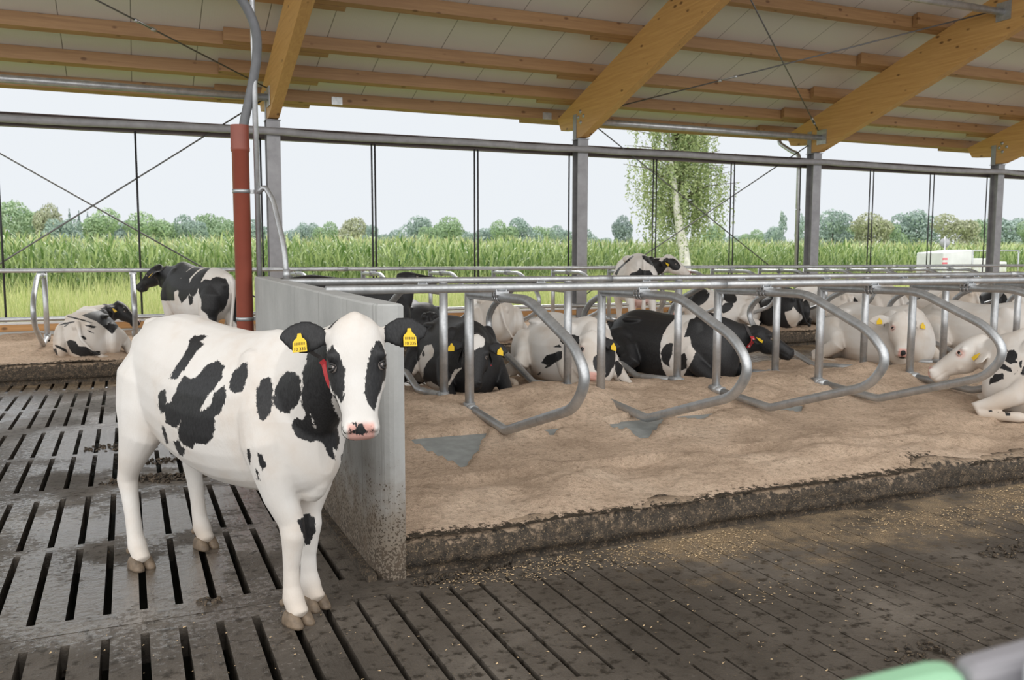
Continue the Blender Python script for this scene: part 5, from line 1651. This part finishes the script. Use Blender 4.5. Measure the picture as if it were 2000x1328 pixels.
COATS['c2'] = [
    ('P',[0.0727,-0.9974,0.0],[0.0747,0.0054,0.9972],[-0.9946,-0.0725,0.0749],[(-0.291,0.635),(-0.219,0.617),(-0.054,0.56),(0.047,0.522),(0.009,0.522),(-0.142,0.57),(-0.272,0.612)]),
    ('P',[0.0727,-0.9974,0.0],[0.0747,0.0054,0.9972],[-0.9946,-0.0725,0.0749],[(-0.397,0.502),(-0.326,0.535),(-0.188,0.55),(-0.194,0.536),(-0.3,0.512),(-0.39,0.498)]),
    ('P',[0.0727,-0.9974,0.0],[0.0747,0.0054,0.9972],[-0.9946,-0.0725,0.0749],[(-0.346,0.478),(-0.26,0.522),(-0.314,0.477)]),
    ('P',[0.0727,-0.9974,0.0],[0.0747,0.0054,0.9972],[-0.9946,-0.0725,0.0749],[(-0.081,0.497),(0.007,0.487),(0.096,0.463),(0.05,0.443),(-0.044,0.475)]),
    ('P',[0.0727,-0.9974,0.0],[0.0747,0.0054,0.9972],[-0.9946,-0.0725,0.0749],[(-0.04,0.418),(0.004,0.409),(0.053,0.369),(0.003,0.381)]),
    ('P',[0.0727,-0.9974,0.0],[0.0747,0.0054,0.9972],[-0.9946,-0.0725,0.0749],[(-0.125,0.337),(-0.075,0.342),(-0.042,0.291),(-0.071,0.281)]),
    ('P',[0.0727,-0.9974,0.0],[0.0747,0.0054,0.9972],[-0.9946,-0.0725,0.0749],[(-0.498,0.165),(-0.439,0.177),(-0.421,0.06),(-0.347,0.001),(-0.248,-0.076),(-0.451,-0.086),(-0.474,-0.035),(-0.503,0.023)]),
    ('P',[0.0727,-0.9974,0.0],[0.0747,0.0054,0.9972],[-0.9946,-0.0725,0.0749],[(-0.463,0.234),(-0.386,0.204),(-0.314,0.157),(-0.292,0.098),(-0.34,0.13),(-0.439,0.191)]),
    ('P',[0.0727,-0.9974,0.0],[0.0747,0.0054,0.9972],[-0.9946,-0.0725,0.0749],[(-0.308,0.271),(-0.255,0.291),(-0.192,0.269),(-0.145,0.196),(-0.056,0.187),(0.03,0.119),(0.121,0.118),(0.117,0.058),(-0.011,0.046),(-0.101,0.029),(-0.164,0.067),(-0.239,0.098),(-0.275,0.17)]),
    ('P',[0.0727,-0.9974,0.0],[0.0747,0.0054,0.9972],[-0.9946,-0.0725,0.0749],[(-0.096,0.634),(0.084,0.698),(0.261,0.752),(0.423,0.781),(0.377,0.461),(0.287,0.348),(0.201,0.438),(0.087,0.542),(-0.014,0.588)]),
]
COATS['c3'] = [
    ('P',[-0.4755,-0.8797,0.0],[0.1484,-0.0802,0.9857],[-0.8671,0.4687,0.1687],[(-0.615,1.184),(-0.481,1.19),(-0.374,1.357),(-0.279,1.351),(-0.137,1.185),(-0.152,1.149),(-0.25,1.148),(-0.227,1.01),(-0.325,0.957),(-0.314,0.837),(-0.429,0.833),(-0.585,0.843),(-0.656,1.08)]),
    ('P',[-0.4755,-0.8797,0.0],[0.1484,-0.0802,0.9857],[-0.8671,0.4687,0.1687],[(-0.249,1.122),(-0.136,1.149),(-0.128,0.928),(-0.222,0.806),(-0.273,0.907)]),
    ('P',[-0.4755,-0.8797,0.0],[0.1484,-0.0802,0.9857],[-0.8671,0.4687,0.1687],[(-0.144,0.927),(-0.079,0.896),(-0.085,0.812),(-0.124,0.777)]),
    ('P',[-0.4755,-0.8797,0.0],[0.1484,-0.0802,0.9857],[-0.8671,0.4687,0.1687],[(-0.021,1.065),(0.055,1.133),(0.195,1.104),(0.213,1.022),(0.185,0.905),(0.127,0.788),(0.116,0.664),(0.02,0.734),(0.025,0.849),(-0.018,0.965)]),
    ('P',[-0.4755,-0.8797,0.0],[0.1484,-0.0802,0.9857],[-0.8671,0.4687,0.1687],[(0.226,1.122),(0.303,1.159),(0.352,1.061),(0.357,0.914),(0.289,0.711),(0.274,0.844),(0.214,0.989)]),
]
COATS['c7'] = [
    ('P',[0.2283,0.9736,-0.0],[-0.1021,0.0239,0.9945],[0.9682,-0.2271,0.1049],[(-0.487,0.142),(-0.433,0.274),(-0.379,0.373),(-0.328,0.468),(-0.265,0.48),(-0.238,0.421),(-0.25,0.363),(-0.3,0.315),(-0.339,0.254),(-0.367,0.092),(-0.45,0.11)],'w'),
    ('P',[0.2283,0.9736,-0.0],[-0.1021,0.0239,0.9945],[0.9682,-0.2271,0.1049],[(-0.367,0.092),(-0.279,0.125),(-0.194,0.082),(-0.189,0.013),(-0.339,0.018)],'w'),
    ('P',[0.2283,0.9736,-0.0],[-0.1021,0.0239,0.9945],[0.9682,-0.2271,0.1049],[(-0.107,0.11),(-0.063,0.207),(-0.006,0.32),(0.037,0.345),(0.037,0.268),(-0.018,0.219),(-0.063,0.151),(-0.102,0.089)],'w'),
    ('P',[0.2283,0.9736,-0.0],[-0.1021,0.0239,0.9945],[0.9682,-0.2271,0.1049],[(-0.365,0.391),(-0.339,0.421),(-0.332,0.373),(-0.352,0.361)]),
    ('P',[0.2283,0.9736,-0.0],[-0.1021,0.0239,0.9945],[0.9682,-0.2271,0.1049],[(-0.409,0.323),(-0.386,0.36),(-0.378,0.337),(-0.402,0.311)]),
    ('HP',[(-0.089,-0.057),(-0.02,-0.051),(0.074,-0.049),(0.056,0.076),(0.015,0.146),(-0.027,0.172),(-0.083,0.12)],'w'),
]
COATS['c8'] = [
    ('P',[0.4127,0.9109,-0.0],[-0.0899,0.0407,0.9951],[0.9064,-0.4107,0.0987],[(-0.276,0.235),(-0.224,0.313),(-0.148,0.339),(-0.061,0.366),(-0.061,0.293),(-0.11,0.255),(-0.173,0.214),(-0.211,0.213)]),
    ('P',[0.4127,0.9109,-0.0],[-0.0899,0.0407,0.9951],[0.9064,-0.4107,0.0987],[(-0.244,0.186),(-0.198,0.22),(-0.16,0.215),(-0.224,0.181)]),
    ('P',[0.4127,0.9109,-0.0],[-0.0899,0.0407,0.9951],[0.9064,-0.4107,0.0987],[(-0.155,0.401),(-0.087,0.426),(-0.068,0.396),(-0.149,0.395)]),
    ('P',[0.4127,0.9109,-0.0],[-0.0899,0.0407,0.9951],[0.9064,-0.4107,0.0987],[(-0.327,0.107),(-0.284,0.139),(-0.292,0.105)]),
    ('P',[0.4127,0.9109,-0.0],[-0.0899,0.0407,0.9951],[0.9064,-0.4107,0.0987],[(0.369,0.323),(0.419,0.287),(0.432,0.214),(0.396,0.131),(0.359,0.107),(0.357,0.275)]),
    ('P',[0.4127,0.9109,-0.0],[-0.0899,0.0407,0.9951],[0.9064,-0.4107,0.0987],[(0.451,0.262),(0.493,0.27),(0.548,0.212),(0.523,0.139),(0.488,0.102),(0.464,0.174)]),
    ('P',[0.4127,0.9109,-0.0],[-0.0899,0.0407,0.9951],[0.9064,-0.4107,0.0987],[(0.483,0.319),(0.519,0.27),(0.544,0.245),(0.507,0.27)]),
    ('P',[0.4127,0.9109,-0.0],[-0.0899,0.0407,0.9951],[0.9064,-0.4107,0.0987],[(0.369,0.347),(0.431,0.311),(0.458,0.262),(0.419,0.275)]),
    ('P',[0.4127,0.9109,-0.0],[-0.0899,0.0407,0.9951],[0.9064,-0.4107,0.0987],[(0.504,0.091),(0.543,0.07),(0.554,0.047),(0.51,0.055)]),
    ('HP',[(-0.003,0.336),(0.024,0.264),(0.09,0.236),(0.167,0.235),(0.156,0.333),(0.031,0.43)]),
]
COATS['c9'] = [
    ('P',[0.7773,0.6291,-0.0],[-0.0586,0.0724,0.9957],[0.6264,-0.7739,0.0932],[(0.087,0.456),(0.188,0.474),(0.211,0.371),(0.249,0.323),(0.207,0.22),(0.173,0.15),(0.122,0.04),(0.084,0.056),(0.018,0.087),(-0.017,0.199),(0.014,0.289),(0.022,0.433)],'w'),
    ('P',[0.7773,0.6291,-0.0],[-0.0586,0.0724,0.9957],[0.6264,-0.7739,0.0932],[(0.095,0.28),(0.142,0.31),(0.159,0.261),(0.162,0.15),(0.115,0.126),(0.092,0.147)]),
]
COATS['c10'] = [
    ('P',[-0.2,-0.9798,0.0],[0.0357,-0.0073,0.9993],[-0.9791,0.1999,0.0364],[(-0.084,0.966),(-0.032,1.032),(0.059,1.058),(0.098,1.104),(0.15,1.071),(0.256,1.073),(0.297,1.021),(0.338,0.942),(-0.084,0.939)]),
    ('P',[-0.2,-0.9798,0.0],[0.0357,-0.0073,0.9993],[-0.9791,0.1999,0.0364],[(-0.315,1.032),(-0.242,1.126),(-0.103,1.238),(-0.01,1.32),(0.004,1.29),(-0.102,1.197),(-0.212,1.109),(-0.268,1.0)]),
    ('P',[-0.2,-0.9798,0.0],[0.0357,-0.0073,0.9993],[-0.9791,0.1999,0.0364],[(-0.092,0.525),(-0.058,0.547),(-0.071,0.507)]),
    ('P',[-0.2,-0.9798,0.0],[0.0357,-0.0073,0.9993],[-0.9791,0.1999,0.0364],[(0.207,0.573),(0.227,0.567),(0.222,0.545)]),
    ('P',[-0.2,-0.9798,0.0],[0.0357,-0.0073,0.9993],[-0.9791,0.1999,0.0364],[(0.122,1.314),(0.233,1.297),(0.439,1.317),(0.54,1.262),(0.516,1.089),(0.445,0.947),(0.366,0.942),(0.398,1.116),(0.283,1.154),(0.215,1.191),(0.148,1.242)]),
    ('HP',[(-0.077,0.013),(-0.095,0.066),(-0.105,0.133),(-0.119,0.206),(-0.08,0.222),(-0.061,0.172),(-0.292,0.088)]),
]
COATS['c11'] = [
    ('P',[-0.7301,0.6833,0.0],[-0.0368,-0.0393,0.9985],[0.6823,0.7291,0.0539],[(0.02,0.418),(0.074,0.476),(0.215,0.485),(0.23,0.42),(0.162,0.333),(0.051,0.275),(0.023,0.303)]),
]
COATS['c12'] = [
    ('P',[-0.5614,-0.8275,0.0],[0.0417,-0.0283,0.9987],[-0.8265,0.5607,0.0504],[(0.241,0.269),(0.351,0.299),(0.388,0.375),(0.443,0.3),(0.541,0.218),(0.564,0.145),(0.479,0.092),(0.454,-0.018),(0.363,0.006),(0.307,0.076),(0.264,0.173)],'w'),
]
COATS['c13'] = [
    ('P',[-0.6027,-0.798,0.0],[0.0384,-0.029,0.9988],[-0.7971,0.602,0.0482],[(0.437,0.157),(0.528,0.218),(0.689,0.197),(0.698,0.02),(0.633,-0.03),(0.538,0.017)]),
    ('P',[-0.6027,-0.798,0.0],[0.0384,-0.029,0.9988],[-0.7971,0.602,0.0482],[(0.3,0.333),(0.409,0.384),(0.429,0.355),(0.355,0.324)]),
]
COATS['c15'] = [
]
COATS['c17'] = [
    ('P',[-0.6931,-0.7208,0.0],[0.0301,-0.029,0.9991],[-0.7202,0.6925,0.0418],[(0.556,0.068),(0.61,0.132),(0.831,0.15),(0.997,0.103),(1.022,-0.042),(0.841,-0.09),(0.618,-0.056)]),
]
COATS['c16'] = [
    ('P',[0.6351,0.7724,-0.0],[-0.0587,0.0483,0.9971],[0.7702,-0.6333,0.0761],[(0.43,0.421),(0.446,0.434),(0.474,0.399),(0.469,0.375),(0.453,0.386)]),
    ('P',[0.6351,0.7724,-0.0],[-0.0587,0.0483,0.9971],[0.7702,-0.6333,0.0761],[(0.419,0.421),(0.43,0.397),(0.448,0.368),(0.431,0.386)]),
]
COATS['c19'] = [
    ('P',[-0.9995,0.0305,0.0],[-0.0032,-0.1065,0.9943],[0.0303,0.9938,0.1065],[(-0.708,0.579),(-0.674,0.529),(-0.68,0.498),(-0.7,0.507)]),
    ('P',[-0.9995,0.0305,0.0],[-0.0032,-0.1065,0.9943],[0.0303,0.9938,0.1065],[(-0.662,0.555),(-0.639,0.562),(-0.632,0.536),(-0.655,0.538)]),
    ('P',[-0.9995,0.0305,0.0],[-0.0032,-0.1065,0.9943],[0.0303,0.9938,0.1065],[(-0.652,0.499),(-0.629,0.552),(-0.584,0.564),(-0.557,0.515),(-0.574,0.453),(-0.61,0.441),(-0.649,0.469)]),
    ('P',[-0.9995,0.0305,0.0],[-0.0032,-0.1065,0.9943],[0.0303,0.9938,0.1065],[(-0.704,0.445),(-0.656,0.443),(-0.608,0.41),(-0.583,0.382),(-0.597,0.376),(-0.643,0.388),(-0.691,0.404)]),
    ('P',[-0.9995,0.0305,0.0],[-0.0032,-0.1065,0.9943],[0.0303,0.9938,0.1065],[(-0.752,0.307),(-0.716,0.351),(-0.65,0.362),(-0.648,0.316),(-0.712,0.28),(-0.759,0.255)]),
    ('P',[-0.9995,0.0305,0.0],[-0.0032,-0.1065,0.9943],[0.0303,0.9938,0.1065],[(-0.575,0.463),(-0.559,0.485),(-0.552,0.455),(-0.57,0.449)]),
    ('P',[-0.9995,0.0305,0.0],[-0.0032,-0.1065,0.9943],[0.0303,0.9938,0.1065],[(-0.544,0.465),(-0.523,0.477),(-0.523,0.417),(-0.536,0.421)]),
    ('P',[-0.9995,0.0305,0.0],[-0.0032,-0.1065,0.9943],[0.0303,0.9938,0.1065],[(-0.533,0.366),(-0.505,0.428),(-0.5,0.358)]),
    ('P',[-0.9995,0.0305,0.0],[-0.0032,-0.1065,0.9943],[0.0303,0.9938,0.1065],[(-0.573,0.363),(-0.552,0.389),(-0.564,0.353)]),
    ('P',[-0.9995,0.0305,0.0],[-0.0032,-0.1065,0.9943],[0.0303,0.9938,0.1065],[(-0.743,0.05),(-0.708,0.058),(-0.706,0.038),(-0.737,0.035)]),
    ('P',[-0.9995,0.0305,0.0],[-0.0032,-0.1065,0.9943],[0.0303,0.9938,0.1065],[(-0.681,0.051),(-0.659,0.048),(-0.661,0.038)]),
    ('P',[-0.9995,0.0305,0.0],[-0.0032,-0.1065,0.9943],[0.0303,0.9938,0.1065],[(-0.614,0.047),(-0.584,0.05),(-0.572,0.023),(-0.606,0.019)]),
]
def herd(key, label, o, yaw_deg, pose, s, poll=None, nose=None, up=(0, 0, 1), coat=None, **kw):
    yaw = math.radians(yaw_deg)
    kw2 = dict(kw)
    pl_, am_, up_ = None, None, None
    if poll is not None:
        pl_ = loc2(o, yaw, poll, s); am_ = dir2(yaw, Vector(nose) - Vector(poll)); up_ = dir2(yaw, up)
    base, feats = coat if coat else ('w', [])
    feats = list(feats) + COATS.get(key, [])
    r, hf = make_cow(label, o, yaw, pose, s, poll=pl_, aim=am_, up=up_, coat=(base, feats), **kw2)
    COWS[key] = (r, hf, o, yaw, s)
    return r

EARS_B = ('E', 0)
herd('main', 'white cow with black patches standing on the slats, head turned to the viewer', (0.44, 4.565, 0.0), math.degrees(math.atan2(-0.9, 0.434)), 'stand', 1.0,
     poll=(0.822, 3.435, 1.450), nose=(0.80, 3.175, 0.49), up=(-0.20, -0.95, 0.2), coat=('w', [EARS_B, ('H', (.043, .462, -.03), (.007, .013, .02)), ('H', (-.043, .462, -.03), (.007, .013, .02))]),
     hooves=dict(fr=(.65, -.08), fl=(.557, .083), hr=(-.58, -.20), hl=(-.62, .203)), vox=.0085,
     collar=dict(t=.86, red=(3.5, 3.85)), text=True, tail=[(-.76, 0, 1.31), (-.83, 0, 1.24), (-.86, 0.0, 1.10), (-.86, 0.0, .98), (-.86, 0, .90), (-.86, 0, .86)], ears=((1, -.10, -.30), (1, -.10, -.30)))

# far row along the open side
herd('c2', 'white spotted cow lying in the far row at the left, black head turned right', (-.52, 13.74, .22), 88, 'lie', .95,
     poll=(-.13, 14.62, 1.00), nose=(.22, 14.50, .60), side=-1, lean=.22, coat=('w', [EARS_B, ('H', (0, .2, -.1), (.3, .5, .4)), ('H', (.0, .30, .0), (.03, .22, .05), 'w')]), collar=dict(t=.7, red=(5.5,)), vox=.013, tail=[(-.78, .1, .60), (-.86, .08, .52), (-.89, .05, .36), (-.88, -.08, .18), (-.82, -.2, .10), (-.74, -.3, .08)])
r = herd('c3', 'black and white cow standing with forelegs on the far bed behind the white cow', (.86, 13.05, .16), 114, 'stand', 1.03,
     poll=(.34, 14.05, 1.43), nose=(.02, 14.22, 1.02), coat=('w', [EARS_B, ('B', (.62, 0, 1.15), (.55, .6, .40)), ('B', (-.02, 0, 1.2), (.12, .5, .28)), ('B', (-.30, .2, 1.2), (.13, .3, .22)), ('B', (-.72, .16, 1.02), (.2, .13, .33)), ('B', (-.70, -.18, 1.0), (.2, .12, .34)), ('H', (0, .2, -.1), (.3, .5, .4))]), collar=dict(t=.72, red=(2.6,)), vox=.013)
r.rotation_euler = Euler((0, math.radians(-7.5), math.radians(114)), 'XYZ')
herd('c4', 'all black cow standing in the cross alley behind the concrete divider', (2.52, 11.0, 0), 0, 'stand', 1.05,
     poll=(3.22, 11.0, 1.47), nose=(3.80, 11.0, 1.40), up=(0, 0, 1), coat=('k', [EARS_B]), vox=.014, ears=((1, .0, -.3), (1, .0, -.3)))
herd('c5', 'black and white cow lying in the far row just right of the divider end', (4.35, 13.78, .20), 86, 'lie', .98,
     poll=(3.95, 14.75, .80), nose=(3.55, 14.95, .50), coat=('k', [('B', (-.5, .35, .45), (.22, .2, .06), 'w'), ('B', (-.6, -.2, .1), (.25, .3, .14), 'w')]), vox=.016, side=-1)
herd('c6', 'plain white cow with a red collar tag lying in the far row, looking right', (5.58, 13.66, .26), 80, 'lie', 1.03,
     poll=(6.02, 14.55, .92), nose=(6.48, 14.34, .74), coat=('w', []), collar=dict(t=.74, red=(5.3,)), vox=.014, side=-1)
herd('c10', 'white cow with black rump patch standing in the far row, head turned right', (8.26, 13.46, .24), 70, 'stand', 1.08, bony=True, hk=1.1,
     poll=(9.28, 13.90, 1.73), nose=(9.74, 13.56, 1.27), up=(.5, -.55, .6), coat=('w', [EARS_B, ('H', (.10, .19, -.06), (.07, .115, .085)), ('H', (-.10, .19, -.06), (.07, .115, .085))]), udder=True, collar=None, vox=.012, hooves=dict(fr=(.62, -.12), fl=(.60, .12), hr=(-.62, -.17), hl=(-.62, .17)), tail=[(-.76, 0, 1.31), (-.83, 0, 1.24), (-.86, 0.0, 1.05), (-.85, 0.0, .75), (-.83, 0, .52), (-.82, 0, .40)])
herd('c11', 'white cow with black head lying in the far row right of the standing cow', (10.40, 13.75, .30), 186, 'lie', 1.0,
     poll=(9.62, 13.95, .96), nose=(9.32, 13.80, .52), coat=('w', [EARS_B, ('B', (.85, 0, .75), (.42, .5, .35)), ('B', (.05, .2, .66), (.20, .35, .2))]), vox=.014, side=1, front_ext=True)
herd('c12', 'black cow with a white hip patch lying in the far row in the middle', (11.60, 13.75, .30), 84, 'lie', 1.05,
     poll=(12.5, 14.7, .92), nose=(12.9, 14.9, .55), coat=('k', [('B', (-.42, -.22, .55), (.20, .22, .22), 'w')]), collar=dict(t=.74, red=(0.2,)), vox=.016, side=-1)
herd('c13', 'white cow with one round black spot lying in the far row', (12.85, 13.75, .30), 84, 'lie', 1.05,
     poll=(13.2, 14.8, .98), nose=(13.1, 15.2, .66), coat=('w', [('B', (-.60, -.28, .42), (.22, .22, .16)), EARS_B]), vox=.016, side=-1)
herd('c15', 'white cow with a small dark spot lying behind the cow that faces the viewer', (14.20, 13.78, .30), 84, 'lie', 1.08,
     poll=(14.9, 14.8, 1.02), nose=(15.2, 15.1, .66), coat=('w', [('B', (-.55, -.30, .45), (.06, .2, .06)), ('B', (1.1, -.3, .8), (.3, .4, .3))]), vox=.018, side=-1)
herd('c17', 'cream white cow with a wide black patch lying in the far row at right', (16.35, 13.78, .30), 84, 'lie', 1.08,
     poll=(16.6, 14.9, .98), nose=(16.6, 15.3, .60), coat=('w', [('B', (-.60, -.22, .40), (.3, .26, .15)), ('B', (.3, 0, .6), (.3, .5, .3))]), vox=.018, side=-1, dirt=1.6)
herd('c20', 'white cow lying in the far row by the right edge', (17.65, 13.78, .30), 84, 'lie', 1.08,
     poll=(17.9, 14.9, .98), nose=(17.9, 15.3, .60), coat=('w', [('B', (-.5, .3, .40), (.3, .2, .2))]), vox=.02, side=-1)

# middle row, facing the viewer
herd('c7', 'black and white cow lying behind the first loop, black face with white forehead', (2.98, 8.10, .32), -97, 'lie', 1.0,
     poll=(2.83, 7.22, .99), nose=(2.70, 6.98, .50), up=(-.3, -.95, .3), coat=('k', [('B', (-.70, -.15, .45), (.22, .35, .4), 'w'), ('H', (.02, .04, 0), (.06, .10, .06), 'w')]), collar=dict(t=.78, red=(5.2,)), vox=.012, side=-1)
herd('c8', 'white cow with black streaks lying behind the second post, head low facing the viewer', (4.22, 8.15, .32), -93, 'lie', 1.0,
     poll=(4.05, 7.30, .98), nose=(3.90, 7.05, .49), up=(-.3, -.95, .3), coat=('w', [EARS_B]), vox=.012, side=-1)
herd('c9', 'black cow with a white shoulder band lying in the middle row, head turned right', (5.48, 8.12, .30), -73, 'lie', 1.03,
     poll=(6.10, 7.45, .97), nose=(6.54, 7.12, .60), up=(.3, -.25, .8), coat=('k', [('B', (.28, 0, .5), (.13, .8, .6), 'w'), ('B', (.28, -.4, .32), (.10, .2, .13))]), collar=dict(t=.70, red=(3.0, 3.3), digit={3.3: '6', 3.0: '1'}), vox=.012, side=-1)
herd('c16', 'white cow lying in the middle row facing the viewer, brown nose and yellow tags', (8.62, 8.20, .30), -97, 'lie', 1.05,
     poll=(8.26, 7.48, 1.06), nose=(8.05, 7.25, .56), up=(-.5, -.8, .3), hk=1.1, lid='lidpink', coat=('w', [('H', (-.008, .478, -.03), (.026, .026, .04)), ('H', (0, .50, -.09), (.03, .02, .025))]), collar=dict(t=.80, red=(5.2,)), vox=.013, side=-1)
herd('c18', 'white cow lying in the middle row near the right edge, rump towards the alley', (10.35, 8.15, .30), -84, 'lie', 1.05,
     poll=(10.9, 7.3, .80), nose=(11.3, 7.1, .45), coat=('w', []), vox=.016, side=-1)
# nearest row
herd('c19', 'white cow with black flecks lying in the nearest row at the right, face in profile', (7.48, 4.72, .26), 124, 'lie', 1.05,
     poll=(7.13, 5.60, .99), nose=(6.86, 5.93, .62), up=(-.25, .2, .9), coat=('w', []), vox=.010, side=1, ears=((1, .05, -.35), (1, .25, -.35)), neck_r=1.15, hk=1.12, lid='lidpink')
